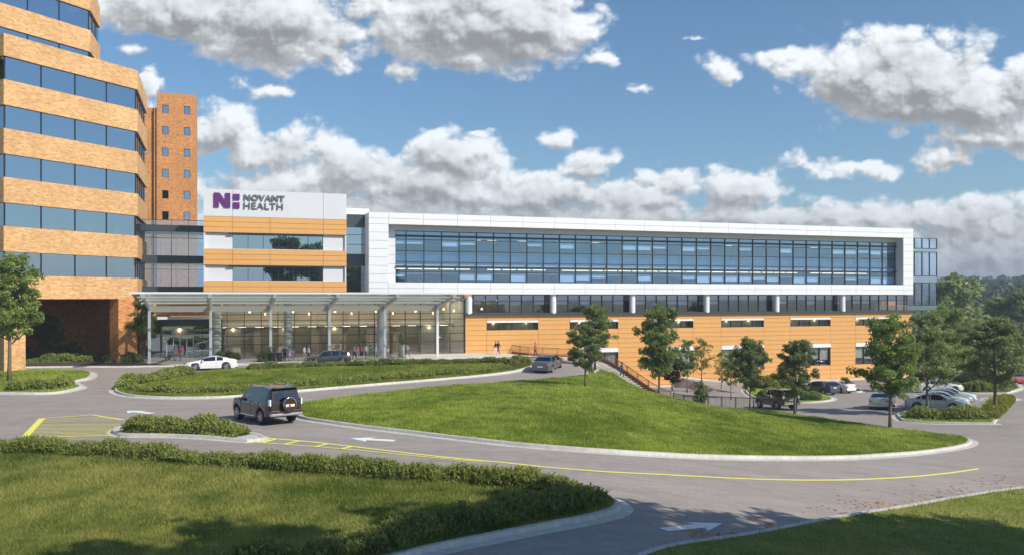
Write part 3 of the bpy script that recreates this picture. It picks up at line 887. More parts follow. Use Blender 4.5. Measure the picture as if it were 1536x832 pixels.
# lobby
lL, lR = pu(316), pu(697)-.02
top = pz(655, 452)
lz = [2.73, 3.65, 4.55, 5.25]
us = [lR]; x = lR
pitch = 11.45/6
while x-pitch > lL+.5: x -= pitch; us.append(x)
us.append(lL); us = us[::-1]
for i in range(len(us)-1):
    glazing('window', E, us[i], us[i+1], .12, 6.9, 0, 'glass_clear', 1, (1.75, 2.73, 3.65, 4.55, 5.25), bar=.075, depth=.1)
pl = MB(); pl.box(lL, lR, -.06, .12, 0, .12); pl.build('plinth', MT['concrete'], E)
wt = clad([lL, lL+8, lL+16, lL+24, lR], [6.9, 7.6], -.05, .1); wt.build('upper_band', MT['white_panel'], E)
rm = MB(); rm.box(lL, lR, 11, 11.1, 0, 6.9); rm.build('lobby_wall', MT['room_wall'], E)
rm = MB(); rm.box(lL, lR, .2, 11, -.02, .02); rm.build('lobby_floor', MT['room_floor'], E)
rm = MB(); rm.box(lL, lR, .15, 11, 6.9, 7.0); rm.build('lobby_ceiling', MT['room_ceiling'], E)
rm = MB(); rm.box(lL, lR, 5.0, 11, 3.6, 3.95); rm.box(lR-.15, lR, .1, 11, .02, 6.9); rm.build('mezzanine', MT['room_ceiling'], E)
for k in range(18):
    for v in (1.6, 4.2, 7.6):
        m = MB(); u = lL+.9+k*2.15; m.box(u, u+1.0, v, v+.8, 6.84, 6.895 if v < 5 else 6.89); m.build('ceiling_light', MT['lamp_ceiling'], E, uv=False)
for k in range(18):
    m = MB(); u = lL+.9+k*2.15; m.box(u, u+1.0, 6.5, 7.1, 3.53, 3.595); m.build('ceiling_light', MT['lamp_ceiling'], E, uv=False)
rm = MB()
for k in range(9): rm.box(lL+1.5+k*3.6, lL+2.5+k*3.6, 9.6, 11, .02, 2.6+.5*(k % 2))
rm.build('lobby_partition', MT['room_wall'], E)
for k in range(20):
    m = MB(); u = lL+1+k*1.72; m.lathe([(.02, -.0), (.12, .02), (.16, .10), (.07, .24), (.02, .32)], 10, (u, 2.0+2.5*((k*7) % 3)/2, 5.1+.5*((k*5) % 3)/2)); m.build('pendant_lamp', MT['lamp_warm'], E, uv=False)
for k in range(6):
    m = MB(); u = lR-3.5-k*6.1; m.box(u-.12, u+.12, 4.6, 4.8, 3.2, 3.5); m.build('wall_lamp', MT['lamp_spot'], E, uv=False)
for k in range(6):
    m = MB(); u = lR-3.5-k*6.1; m.box(u-.9, u+.9, 4.85, 4.99, .02, 3.59); m.build('lobby_pier', MT['room_wall'], E)
for u in (pu(325, .6), pu(432, .6)):
    m = MB(); m.lathe([(.5, .02), (.5, 6.9)], 20, (u, .75, 0)); m.build('column', MT['column_white'], E, smooth=R(40), uv=False)
m = MB(); m.lathe([(.62, 0), (.62, 6.6)], 22, (pu(573, -1.6), -1.6, 0)); m.build('column', MT['silver_metal'], E, smooth=R(40), uv=False)

# ================================================================== glass link
G = local_root('glass_link', 0)
tag(G, 'blue glazed bridge with dark floor bands joining brick tower and entrance block', 'building')
VG = 5.0
kL, kR = pu(219, VG)-3, pu(305, VG)+2.2
zg = [pz(260, y, VG) for y in (330, 338.5, 347, 384, 394, 430, 438)]
for (a, b) in ((zg[1], zg[0]), (zg[3], zg[2]), (zg[5], zg[4])):
    n = 6
    for q in range(n):
        ua = kL+(kR-kL)*q/n; ub = kL+(kR-kL)*(q+1)/n
        glazing('window', G, ua, ub, a, b, VG, 'glass_link', 1, ((a+(b-a)*.72,) if b-a > 2 else ()), bar=.05)
bd = MB()
for (a, b) in ((zg[2], zg[1]), (zg[4], zg[3]), (zg[6], zg[5])): bd.box(kL, kR, VG-.15, 11, a, b)
bd.build('floor_band', MT['dark_band'], G)
bw = MB(); bw.quad((kL, 11, zg[6]), (kR, 11, zg[6]), (kR, 11, zg[1]), (kL, 11, zg[1])); bw.build('rear_glass', MT['glass_link'], G)
# ground floor entrance set back under the link
zc_ = pz(260, 473, VG)
bw = MB(); bw.box(kL, kR, VG+.1, 12, zc_, zg[6]); bw.build('soffit_wall', MT['brick_dark'], G)
bw = MB(); bw.box(kL+2, kR, VG-1.5, VG+.1, pz(260, 478, VG), pz(260, 474, VG)); bw.build('entrance_hood', MT['white_metal'], G)
bw = MB(); bw.box(kL, kR, VG-.2, VG+.3, pz(260, 488, VG), pz(260, 478, VG)); bw.build('dark_fascia', MT['dark_band'], G)
zf = pz(260, 488, VG)
for q in range(5):
    ua = kL+(kR-kL)*q/5; ub = kL+(kR-kL)*(q+1)/5
    glazing('window', G, ua, ub, .02, zf, VG, 'glass_tower', 1, (2.6,), bar=.05)
d0, d1 = pu(250, VG-1), pu(290, VG-1)
dr = MB()
for k in range(5): u = d0+(d1-d0)*k/4; dr.box(u-.05, u+.05, VG-.9, VG-.8, 0, 2.6)
dr.box(d0-.1, d1+.1, VG-1.0, VG-.7, 2.6, 2.8); dr.box(d0, d1, VG-.9, VG-.8, .02, .12)
dr.box(d0, d0+.08, VG-.8, VG, 0, 2.6); dr.box(d1-.08, d1, VG-.8, VG, 0, 2.6)
do = dr.build('entrance_door', MT['white_metal'], G)
dg = MB(); dg.box(d0, d1, VG-.86, VG-.84, .12, 2.6); dg.build('door_glass', MT['glass_tower'], do, uv=False)
rm = MB(); rm.box(kL, kR, 11.4, 11.6, 0, zf); rm.build('rear_wall', MT['room_dark'], G)

# ================================================================== sign
S = local_root('building_sign', pu(321, VE), VE, 0)
tag(S, 'purple and grey NOVANT HEALTH sign on the light grey parapet wall', 'sign')
def su(px): return pu(px, VE)-pu(321, VE)
def sz(py): return pz(360, py, VE)
m = MB(); a, b = su(321), su(345.5); t = (b-a)*.30; zb, ztp = sz(312), sz(290.5)
y0, y1 = -.16, -.04
m.box(a, a+t, y0, y1, zb, ztp); m.box(b-t, b, y0, y1, zb, ztp)
dgn = [(a+t*.0, ztp), (a+t*1.15, ztp), (b-.0, zb), (b-t*1.15, zb)]
m.add([(p[0], y0+.005, p[1]) for p in dgn]+[(p[0], y1, p[1]) for p in dgn], [(3,2,1,0),(4,5,6,7),(0,1,5,4),(1,2,6,5),(2,3,7,6),(3,0,4,7)])
m.build('logo_letter', MT['purple'], S)
q0, q1 = su(350), su(359.5)
m = MB(); m.box(q0, q1, y0, y1, sz(300), sz(291.5)); m.build('logo_square', MT['purple'], S)
m = MB(); m.box(q0, q1, y0, y1, sz(312.5), sz(304)); m.build('logo_square', MT['purple'], S)
def word(txt, pxa, pxb, pyt, pyb, heavy, mat):
    cu = bpy.data.curves.new('lettering', 'FONT'); cu.body = txt; cu.size = 1.0; cu.extrude = .05; cu.offset = heavy; cu.space_character = 1.08
    o = bpy.data.objects.new('lettering', cu); C.objects.link(o)
    dg = bpy.context.evaluated_depsgraph_get(); dg.update()
    me = bpy.data.meshes.new_from_object(o.evaluated_get(dg)); bpy.data.objects.remove(o)
    xs = [v.co.x for v in me.vertices]; ys = [v.co.y for v in me.vertices]
    A, Bx = su(pxa), su(pxb); z0, z1_ = sz(pyb), sz(pyt)
    kx = (Bx-A)/(max(xs)-min(xs)); kz = (z1_-z0)/(max(ys)-min(ys)); x0, yb = min(xs), min(ys)
    for v in me.vertices: v.co = (A+(v.co.x-x0)*kx, -.10-v.co.z*1.2, z0+(v.co.y-yb)*kz)
    me.materials.clear(); me.materials.append(MT[mat]); me.update()
    w = bpy.data.objects.new('lettering', me); C.objects.link(w); w.parent = S
word('NOVANT', 366, 427, 291.5, 300.5, .032, 'sign_grey')
word('HEALTH', 366, 424.5, 303.2, 313, .0, 'sign_grey')

# ================================================================== canopy
Cn = local_root('entrance_canopy', 0)
tag(Cn, 'white steel drop-off canopy with glass roof on slim posts before the lobby', 'canopy')
VC = -5.0; VT = -13.0
zcol = 6.3; ztip = 7.55
cols = [pu(x, VC) for x in (224, 316, 406, 494, 574+3, 656)]
for u in cols:
    m = MB(); m.box(u-.15, u+.15, VC-.15, VC+.15, 0, zcol-.1); m.box(u-.28, u+.28, VC-.28, VC+.28, 0, .05); m.build('post', MT['white_metal'], Cn, bevel=.02)
    m = MB()
    # tapered rafter: deep at the post, shallow at the tip, running back to the wall
    P = [(VT, ztip-.32, ztip), (VC-.1, zcol-.35, zcol+.2), (-1.0 if u < pu(316) else -.1, zcol-.2, zcol+.3)]
    for (a, b) in ((P[0], P[1]), (P[1], P[2])):
        w = .13
        vs = [(u-w, a[0], a[1]), (u+w, a[0], a[1]), (u+w, a[0], a[2]), (u-w, a[0], a[2]), (u-w, b[0], b[1]), (u+w, b[0], b[1]), (u+w, b[0], b[2]), (u-w, b[0], b[2])]
        m.add(vs, [(0,1,2,3),(7,6,5,4),(0,4,5,1),(1,5,6,2),(2,6,7,3),(3,7,4,0)])
    m.build('rafter', MT['white_metal'], Cn)
    m = MB(); m.box(u-.2, u+.2, VT-.06, VT+.1, ztip-.42, ztip+.02); m.build('end_cap', MT['white_metal'], Cn)
ca, cb = cols[0]-1.1, cols[-1]+2.0
m = MB()
def zr_(v): return ztip+(zcol+.2-ztip)*(v-VT)/(VC-.1-VT)
for v, hh in ((-12.4, .14), (-10.3, .16), (-7.9, .18)):
    z = zr_(v)-.12; m.box(ca+.5, cb-1.2, v-.07, v+.07, z-hh, z)
m.build('purlin', MT['white_metal'], Cn)
m = MB(); m.box(cols[0], cols[-1], VC-.12, VC+.12, zcol-.62, zcol-.05); m.box(cols[0], cols[-1], -2.6, -2.45, zcol-.3, zcol-.0); m.build('eaves_beam', MT['beige_panel'], Cn)
m = MB()
for i in range(12):
    a = ca+(cb-ca)*i/12+.015; b = ca+(cb-ca)*(i+1)/12-.015
    def slab(v0, v1, t=.05):
        z0, z1_ = zr_(v0)+.03, zr_(v1)+.03
        m.add([(a, v0, z0), (b, v0, z0), (b, v1, z1_), (a, v1, z1_), (a, v0, z0+t), (b, v0, z0+t), (b, v1, z1_+t), (a, v1, z1_+t)],
              [(0,3,2,1),(4,5,6,7),(0,1,5,4),(1,2,6,5),(2,3,7,6),(3,0,4,7)])
    slab(VT-.6, VC-.2)
m.build('roof_glass', MT['glass_roof'], Cn)
m = MB(); z = zr_(VT-.6)+.0; m.box(ca-.1, cb+.1, VT-.75, VT-.6, z-.04, z+.16); m.box(ca-.1, ca, VT-.6, VC, z-.9, z-.8) if False else None
m.build('fascia', MT['white_metal'], Cn)
m = MB(); m.box(cols[0]-.5, cols[-1]+.3, VC-.19, -.12, zcol+.31, zcol+.42); m.build('roof_deck', MT['glass_roof'], Cn)

# ================================================================== brick building
B0 = Vector((-48.8, 83.2)); B1 = Vector((-41.9, 97.0)); B2 = Vector((-46.2, 109.7))
def brick_building():
    root = empty('brick_building', (B1.x, B1.y, 0))
    tag(root, 'tall buff brick building with ribbon windows above an open undercroft', 'building')
    def rel(p): return (p[0]-B1.x, p[1]-B1.y)
    d = (B1-B0).normalized(); nrm = Vector((d.y, -d.x))
    low = [B0, B1, B2, Vector((-60, 118)), Vector((-80, 112)), Vector((-78, 78)), B0+Vector((-9.5, 4.7))]
    low = [B0, B1, B2, Vector((-62, 116)), Vector((-78, 108)), Vector((-70, 92)), Vector((-58.5, 88.0))]
    lowr = [rel(p) for p in low]
    C1 = Vector((-48.0, 98.7)); C2 = Vector((-49.9, 105.0)); C0 = C1-d*26
    up = [C0, C1, C2, Vector((-62, 112)), Vector((-76, 104)), Vector((-74, 80))]
    upr = [rel(p) for p in up]
    def ring(poly, inset):
        n = len(poly); out = []
        for i in range(n):
            a, b, c = Vector(poly[i-1]), Vector(poly[i]), Vector(poly[(i+1) % n])
            e1 = (b-a).normalized(); e2 = (c-b).normalized()
            n1 = Vector((-e1.y, e1.x)); n2 = Vector((-e2.y, e2.x))
            bis = (n1+n2); bis = bis/max(bis.length, .1); k = inset/max(.3, bis.dot(n1))
            out.append((b.x+bis.x*k, b.y+bis.y*k))
        return out
    def bandp(poly, z0, z1, name='brick_band'):
        m = MB(); n = len(poly); inner = ring(poly, .6)
        m.v = [(p[0], p[1], z0) for p in poly]+[(p[0], p[1], z1) for p in poly]+[(p[0], p[1], z0) for p in inner]+[(p[0], p[1], z1) for p in inner]
        for i in range(n):
            j = (i+1) % n
            for f in ((i, j, n+j, n+i), (n+i, n+j, 3*n+j, 3*n+i), (i, 2*n+i, 2*n+j, j), (2*n+j, 2*n+i, 3*n+i, 3*n+j)): m.f.append(list(f)); m.m.append(0)
        return m.build(name, MT['brick'], root)
    def ribbon(poly, z0, z1, faces, inset=.22):
        inn = ring(poly, inset)
        for fi, nb in faces:
            a = Vector(inn[fi]); b = Vector(inn[(fi+1) % len(inn)])
            t = (b-a); Ln = t.length; t.normalize(); no = Vector((t.y, -t.x))
            offs = [k*Ln/nb for k in range(nb+1)]
            for k in range(nb):
                p = a+t*offs[k]; q = a+t*offs[k+1]
                g = MB(); g.quad((p.x, p.y, z0), (q.x, q.y, z0), (q.x, q.y, z1), (p.x, p.y, z1))
                w = g.build('window', MT['glass_tower'], root, uv=False)
                f = MB()
                f.beam((p.x, p.y, z0), (p.x, p.y, z1), .1, .14)
                f.beam((p.x, p.y, z0+.04), (q.x, q.y, z0+.04), .12, .08); f.beam((p.x, p.y, z1-.04), (q.x, q.y, z1-.04), .12, .08)
                f.build('frame', MT['dark_metal'], w, uv=False)
    zb = [9.4+4.7*k for k in range(5)]; gh = 2.25
    bandp(lowr, 7.1, zb[0])
    for k in range(5):
        ztop = zb[k]+gh
        bandp(lowr, ztop, zb[k+1] if k < 4 else 32.6, 'brick_band' if k < 4 else 'parapet')
        ribbon(lowr, zb[k]-.05, ztop+.05, ((0, 4), (1, 5), (6, 4)))
    rf = MB(); rf.prism(ring(lowr, .5), 31.6, 31.8); rf.build('roof', MT['roof_grey'], root)
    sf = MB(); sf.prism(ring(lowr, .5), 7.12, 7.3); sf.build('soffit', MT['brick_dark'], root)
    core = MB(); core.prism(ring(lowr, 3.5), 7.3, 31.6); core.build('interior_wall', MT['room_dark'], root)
    ub = [9.4+4.7*k for k in range(5, 9)]
    bandp(upr, 31.9, ub[0])
    for k in range(4):
        bandp(upr, ub[k]+gh, ub[k]+4.7)
        ribbon(upr, ub[k]-.05, ub[k]+gh+.05, ((0, 7), (1, 3)))
    core = MB(); core.prism(ring(upr, 3.5), 31.9, 50.8); core.build('interior_wall', MT['room_dark'], root)
    rf = MB(); rf.prism(ring(upr, .5), 50.9, 51.1); rf.build('roof', MT['roof_grey'], root)
    # undercroft piers and back wall
    def on(s, dep=0): p = B1-d*s-nrm*dep; return rel(p)
    m = MB(); m.prism([on(15.38, 0.02), on(13.2, 0.02), on(13.2, 3.0), on(15.0, 3.0)], 0, 7.12); m.build('pier', MT['brick'], root)
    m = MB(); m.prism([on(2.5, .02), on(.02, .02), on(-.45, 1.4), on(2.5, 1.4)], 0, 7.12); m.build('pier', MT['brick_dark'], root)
    m = MB(); m.prism([on(13.6, 15.0), on(-18.0, 15.0), on(-18, 15.6), on(13.6, 15.6)], 0, 7.1)
    m.prism([on(14.2, 3.2), on(13.6, 3.2), on(13.6, 15.6), on(14.2, 15.6)], 0, 7.1)
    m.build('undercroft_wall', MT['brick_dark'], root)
    return root, d, nrm
BB, bd_, bn_ = brick_building()

# ================================================================== stair tower behind
def stair_tower():
    VTt = None
    D = 150.0
    x0 = (235-HX)/F*D; p0 = (x0, D)
    root = empty('stair_tower', (x0, D, 0), ANG)
    tag(root, 'slim orange brick tower with two columns of small square windows', 'tower')
    # local u along the facade: find width so that the corner lands at 294
    p = (294-HX)/F; u = (p*D-x0)/(UX-UY*p)
    zt = CAMZ+(HY-138.5)/F*D
    rows = [CAMZ+(HY-y)/F*D for y in (163, 195, 227.5, 259.5, 291.5, 323)]
    wc_ = []
    for px in (248, 280.5):
        q = (px-HX)/F; wc_.append((q*D-x0)/(UX-UY*q))
    ww, wh = .52, .72
    uj = sorted([0, u]+[c+s for c in wc_ for s in (-ww, ww)])
    zj = sorted([0, zt]+[r+s for r in rows for s in (-wh, wh)])
    m = MB()
    for i in range(len(uj)-1):
        for j in range(len(zj)-1):
            a, b = (uj[i]+uj[i+1])/2, (zj[j]+zj[j+1])/2
            if any(abs(a-c) < ww for c in wc_) and any(abs(b-r) < wh for r in rows): continue
            m.box(uj[i], uj[i+1], 0, .4, zj[j], zj[j+1])
    m2 = MB()
    # outer skin as single quads so that no inner faces show
    fr = MB()
    for i in range(len(uj)-1):
        for j in range(len(zj)-1):
            a, b = (uj[i]+uj[i+1])/2, (zj[j]+zj[j+1])/2
            if any(abs(a-c) < ww for c in wc_) and any(abs(b-r) < wh for r in rows): continue
            fr.quad((uj[i], 0, zj[j]), (uj[i+1], 0, zj[j]), (uj[i+1], 0, zj[j+1]), (uj[i], 0, zj[j+1]))
    for c in wc_:
        for r in rows:
            a, b, e, f = c-ww, c+ww, r-wh, r+wh
            fr.quad((a, 0, e), (a, .35, e), (a, .35, f), (a, 0, f)); fr.quad((b, .35, e), (b, 0, e), (b, 0, f), (b, .35, f))
            fr.quad((a, 0, f), (a, .35, f), (b, .35, f), (b, 0, f)); fr.quad((a, .35, e), (a, 0, e), (b, 0, e), (b, .35, e))
    fr.quad((u, 0, 0), (u, 9, 0), (u, 9, zt), (u, 0, zt)); fr.quad((0, 9, 0), (0, 0, 0), (0, 0, zt), (0, 9, zt)); fr.quad((u, 9, 0), (0, 9, 0), (0, 9, zt), (u, 9, zt))
    fr.build('brick_wall', MT['brick_dark'], root)
    for c in wc_:
        for k, r in enumerate(rows):
            g = MB(); g.box(c-ww, c+ww, .3, .34, r-wh, r+wh); w = g.build('window', MT['glass_tower'], root, uv=False)
            g = MB(); g.box(c-ww, c-ww+.08, .24, .3, r-wh, r+wh); g.box(c+ww-.08, c+ww, .24, .3, r-wh, r+wh); g.box(c-ww, c+ww, .24, .3, r-wh-.0, r-wh+.08)
            g.build('frame', MT['dark_metal'], w, uv=False)
    g = MB(); g.box(.6, u-.6, .8, 8.6, 5, zt-1); g.build('interior_wall', MT['room_dark'], root)
    g = MB(); g.box(.1, u-.1, .1, 8.9, zt-.9, zt-.7); g.build('roof', MT['roof_grey'], root)
    # lower shaft on its left
    z2 = CAMZ+(HY-161)/F*D
    g = MB(); g.box(-3.6, -.02, .9, 8, 0, z2); g.box(-.45, -.02, .35, .9, 0, z2-.2); g.build('side_shaft', MT['brick_dark'], root)
stair_tower()
# ------------------------------------------------------------------ ground, roads, lawns
def far_height(x, y):
    """park and hills beyond the modelled lot"""
    r = math.hypot(x, y)
    z = -5.2
    if y > 150: z += 0
    if r > 330: z += 17*(1-math.exp(-((r-330)/420.0)**1.3))
    return z
def ground_z(x, y):
    cx, cy = min(max(x, GX0), GX1-.01), min(max(y, GY0), GY1-.01)
    d = math.hypot(x-cx, y-cy)
    base = min(H(cx, cy), hA(cx, cy))-.12
    if cy > 100 and -45 < cx < 70: base = min(base, -5.25)
    t = min(1, d/45.0); t = t*t*(3-2*t)
    if y < 10: return base
    return base*(1-t)+far_height(x, y)*t-.0
def build_ground():
    xs = sorted(set(list(np.arange(-100, 100, 4.0))+[s*v for s in (-1, 1) for v in (100, 110, 125, 145, 170, 200, 240, 290, 350, 430, 540, 700, 950, 1300, 1900, 3000, 6000)]))
    ys = sorted(set(list(np.arange(-20, 180, 4.0))+[-3000, -1000, -400, -150, -60, -35]+[180, 195, 215, 240, 270, 310, 360, 420, 500, 600, 720, 900, 1200, 1700, 2600, 4500, 6500]))
    mb = MB(); nx, ny = len(xs), len(ys)
    mb.v = [(x, y, ground_z(x, y)) for x in xs for y in ys]
    for i in range(nx-1):
        for j in range(ny-1):
            cx, cy = (xs[i]+xs[i+1])/2, (ys[j]+ys[j+1])/2
            mb.f.append([i*ny+j, (i+1)*ny+j, (i+1)*ny+j+1, i*ny+j+1]); mb.m.append(0)
    o = mb.build('ground', MT['meadow'], smooth=True, uv=False)
    tag(o, 'green meadow ground reaching the wooded hills', kind='structure')
build_ground()
# driveway sheet with the sunken lot beside the wing
_r = MB()
def build_road():
    ex = []
    off = offset_line(PITLINE, .12, closed=False)
    # which side is the pit on
    if not in_poly(off[2][0], off[2][1], PIT): off = offset_line(PITLINE, -.12, closed=False)
    pit = off[:1]+off[1:]
    def dense(l):
        o = []
        for a, b in zip(l[:-1], l[1:]):
            n = max(1, int(math.hypot(b[0]-a[0], b[1]-a[1])/1.0))
            o += [(a[0]+(b[0]-a[0])*k/n, a[1]+(b[1]-a[1])*k/n) for k in range(n)]
        return o+[l[-1]]
    A, Bq = dense(PITLINE), dense(off)
    cen = set()
    poly2 = off+[(24.0, 100.0), UV(24, .3), UV(24, 3), UV(.2, 3)]
    def z(x, y):
        for i in range(0, len(A)):
            if abs(A[i][0]-x) < 1e-3 and abs(A[i][1]-y) < 1e-3: return hA(x, y)
        for i in range(0, len(Bq)):
            if abs(Bq[i][0]-x) < 1e-3 and abs(Bq[i][1]-y) < 1e-3: return lot(x, y)
        return lot(x, y) if in_poly(x, y, poly2) else hA(x, y)
    outline = [(-90, 5), (76, 5), (76, 134), UV(110, .3) if False else (74, 134.5), UV(66, .25), UV(-50, .25), (-90, 95)]
    outline = [(-90, 5), (76, 5), (76, 138)] + [UV(68, .2), UV(-22, .2), UV(-22, 6), UV(-50, 6)] + [(-88, 92)]
    o = surface('road', outline, 1.0, z, MT['asphalt'], extra=[A, Bq])
    tag(o, 'grey paved driveway loop and parking lot', kind='structure')
build_road()

def island(name, outline, label, mat, step=.9, lift=.13, closed_smooth=True, kerb_w=.2, gut=.4, do_kerb=True, kstep=.7):
    pts = catmull(outline, kstep) if closed_smooth else outline
    if area(pts) < 0: pts = pts[::-1]
    o = surface(name, pts, step, lambda x, y: hA(x, y)+lift, MT[mat])
    tag(o, label, kind='structure')
    if do_kerb:
        k = kerb(pts, True, kerb_w, gut); tag(k, 'pale concrete kerb around '+label, kind='structure')
    return pts
A_px = [(0,669),(114,671),(200,677),(300,688),(400,700),(500,709),(600,717),(700,724),(800,732),(870,740),(915,751),(924,760),(905,771),(850,783),(760,800),(690,814),(610,831)]
A_out = ats(A_px)+[(-6.5,20.5),(-12,16.5),(-25,13),(-60,12),(-62,36),(-38,42)]
LA = island('lawn', A_out, 'the near grass verge', 'lawn_near')
B_px = [(176,586),(200,594),(260,597),(330,596),(400,591),(450,586.5),(560,577),(700,565.5),(770,557),(795,549),(790,543),(765,541),(700,543),(600,545.5),(500,548),(420,551),(360,554),(300,560),(240,569),(195,577)]
LB = island('lawn', ats(B_px), 'the oval grass island', 'lawn')
C_px = [(449,618),(456,627),(520,637),(620,649),(700,658.5),(800,669),(900,676.5),(1000,682.5),(1100,686),(1200,687),(1300,684.5),(1400,676),(1443,668.5),(1452,662),(1438,656),(1400,651.5),(1335,643.5),(1240,629.5),(1196,623.5),(1130,616.5),(1060,610)]
C_out = ats(C_px)+[(16.9,88.2),(14.6,89.0),(11.2,95.2),(9.9,94.2),(9.0,87.5)]+ats([(893,560),(860,565),(800,571),(742,575.5),(680,579.5),(600,588),(500,599.5),(456,606),(447,612)])
LC = island('lawn', C_out, 'the broad grass mound', 'lawn')
D_px = [(174,649),(184,653),(250,654),(320,657),(372,661.5),(394,660),(374,652),(300,644),(240,640),(188,641)]
LD = island('planting_bed', ats(D_px), 'the narrow splitter island', 'kerb_concrete', step=.6, gut=.25)
E_px = [(0,590),(50,590.5),(80,590),(117,582),(112,577),(108,573),(128,568.5),(135,562),(124,557),(80,555.5),(39,556.5)]
E_out = ats(E_px)+[(-56,86),(-70,86),(-70,63),(-50,65)]
LE = island('lawn', E_out, 'the corner grass beside the brick pier', 'lawn', kstep=.5)
F_px = [(1348,623),(1356,631),(1400,634.5),(1487,635.5),(1522,599),(1509,592.5),(1484,597),(1467,617),(1400,617.5),(1364,617)]
LF = island('planting_bed', ats(F_px), 'the parking lot planter', 'lawn', closed_smooth=False, gut=.5)
G_px = [(1412,583),(1440,590),(1508,590),(1530,583),(1519,570),(1500,561),(1440,560),(1405,571)]
LG = island('planting_bed', ats(G_px), 'the far parking planter', 'lawn', closed_smooth=False)
H_px = [(1128,594),(1160,602),(1205,604),(1242,601),(1246,597),(1230,592),(1205,586),(1205,577),(1150,577),(1120,584)]
LH = island('planting_bed', ats(H_px), 'the planter beside the parked cars', 'lawn')
I_px = [(1262,587),(1285,588),(1290,586),(1270,579),(1256,578)]
LI = island('planting_bed', ats(I_px), 'the small parking planter', 'lawn')
J_px = [(983,832),(1078,814),(1190,794),(1273,778),(1376,761),(1438,749.5),(1536,735)]
J_out = ats(J_px)+[(30,44.5),(50,52),(76,56),(76,6),(-2,6),(-1,17)]
LJ = island('lawn', J_out, 'the grass bank in the near corner', 'lawn_near', gut=.15)
# planting strip along the brick building
P_px = [(42,549),(130,548.5),(268,548.5),(290,542),(262,538)]
P_out = ats([(44,551),(130,550),(180,550.5),(262,549)])+[UV(-45,-2.5),UV(-46,4),(-60,101),(-57,86)]
LP = island('planting_bed', P_out, 'the bed under the brick building', 'soil', closed_smooth=False, gut=.3)
# entrance plaza
pz_out = [UV(-43.5,4.9),UV(-43.5,-3.5),UV(-40,-8.0),UV(-20,-8.2),UV(-5,-8.2),UV(2,-9.0),(6.0,99.6),(9.6,101.0),F2[:2],F1[:2],F0[:2],UV(0.15,-.35),UV(-6.2,-.32),UV(-6.3,-.08),UV(-36.7,-.08),UV(-36.9,4.9)]
pzs = surface('pavement', pz_out if area(pz_out) > 0 else pz_out[::-1], 1.0, lambda x, y: hA(x, y)+.12, MT['concrete'])
tag(pzs, 'pale concrete pavement in front of the lobby and orange wall', kind='structure')
ek = [UV(-43.5,-3.5),UV(-40,-8.0),UV(-20,-8.2),UV(-5,-8.2),UV(2,-9.0),(6.0,99.6),(9.6,101.0)]
k = kerb(catmull(ek, .8, False), False, .15, .2, .12); tag(k, 'kerb of the entrance pavement', kind='structure')
sw = [UV(10,-2.0),UV(66.5,-2.0),UV(66.5,.0-.32),UV(10,-.32)]
o = surface('pavement', sw if area(sw) > 0 else sw[::-1], 1.0, lambda x, y: lot(x, y)+.15, MT['concrete']); tag(o, 'pale pavement strip along the foot of the orange wall', kind='structure')
k = kerb([UV(u, -2.0) for u in np.arange(66.5, 9, -1.0)][::-1], False, .12, .2, .15); tag(k, 'kerb below the orange wall', kind='structure')
# sloping path with steps beside the railing
PL0, PL1 = (8.35, 99.95), (14.95, 89.45)
def lerp2(a, b, t): return (a[0]+(b[0]-a[0])*t, a[1]+(b[1]-a[1])*t)
m = MB(); n = 24
for k_ in range(n):
    t0, t1 = k_/n, (k_+1)/n
    z = hA(*lerp2(PATH_R0, PATH_R1, (t0+t1)/2))+.10
    a, b, c, d = lerp2(PL0, PL1, t0), lerp2(PATH_R0, PATH_R1, t0), lerp2(PATH_R0, PATH_R1, t1), lerp2(PL0, PL1, t1)
    m.prism([a, d, c, b], z-.5, z)
st = m.build('steps', MT['concrete']); tag(st, 'concrete stepped path descending beside the railing', kind='structure')
m = MB()
for k_ in range(n):
    t0, t1 = k_/n, (k_+1)/n
    a, b = lerp2(PL0, PL1, t0), lerp2(PL0, PL1, t1)
    za, zb = hA(*lerp2(PATH_R0, PATH_R1, t0))+.34, hA(*lerp2(PATH_R0, PATH_R1, t1))+.34
    nx_, ny_ = -.30, -.19
    q = [(a[0]+nx_, a[1]+ny_), (b[0]+nx_, b[1]+ny_), b, a]
    zz_ = [za, zb, zb, za]
    m.add([(p[0], p[1], w-.9) for p, w in zip(q, zz_)]+[(p[0], p[1], w) for p, w in zip(q, zz_)], [(3,2,1,0),(4,5,6,7),(0,1,5,4),(1,2,6,5),(2,3,7,6),(3,0,4,7)])
st = m.build('kerb', MT['kerb_concrete']); tag(st, 'pale concrete edge beside the stepped path', kind='structure')

# ---------------------------------------------------------------- paint on the road
def strip(mb, pts, w, dz=.014):
    pts = [p[:2] for p in pts]
    d = []
    for a, b in zip(pts[:-1], pts[1:]):
        n = max(1, int(math.hypot(b[0]-a[0], b[1]-a[1])/.6))
        d += [(a[0]+(b[0]-a[0])*k/n, a[1]+(b[1]-a[1])*k/n) for k in range(n)]
    d.append(pts[-1])
    l = offset_line(d, w/2, False); r = offset_line(d, -w/2, False); b = len(mb.v)
    for p, q in zip(l, r): mb.v += [(p[0], p[1], hA(*p)+dz), (q[0], q[1], hA(*q)+dz)]
    for i in range(len(d)-1): mb.f.append([b+2*i, b+2*i+2, b+2*i+3, b+2*i+1]); mb.m.append(0)
m = MB()
up_ = catmull(ats([(381,655.6),(415,657.7),(492,664.9),(531,669.5),(620,680),(700,688.5),(751,692.8),(818,700),(903,706.8),(1003,711.8),(1107,717.2),(1190,719.5),(1273,719.2),(1355,715.5),(1418,709.7),(1468,702.5)]), .8, False)
strip(m, up_, .19)
o = m.build('road_marking', MT['yellow_paint'], uv=False); tag(o, 'yellow centre line curving along the near driveway', 'road marking')
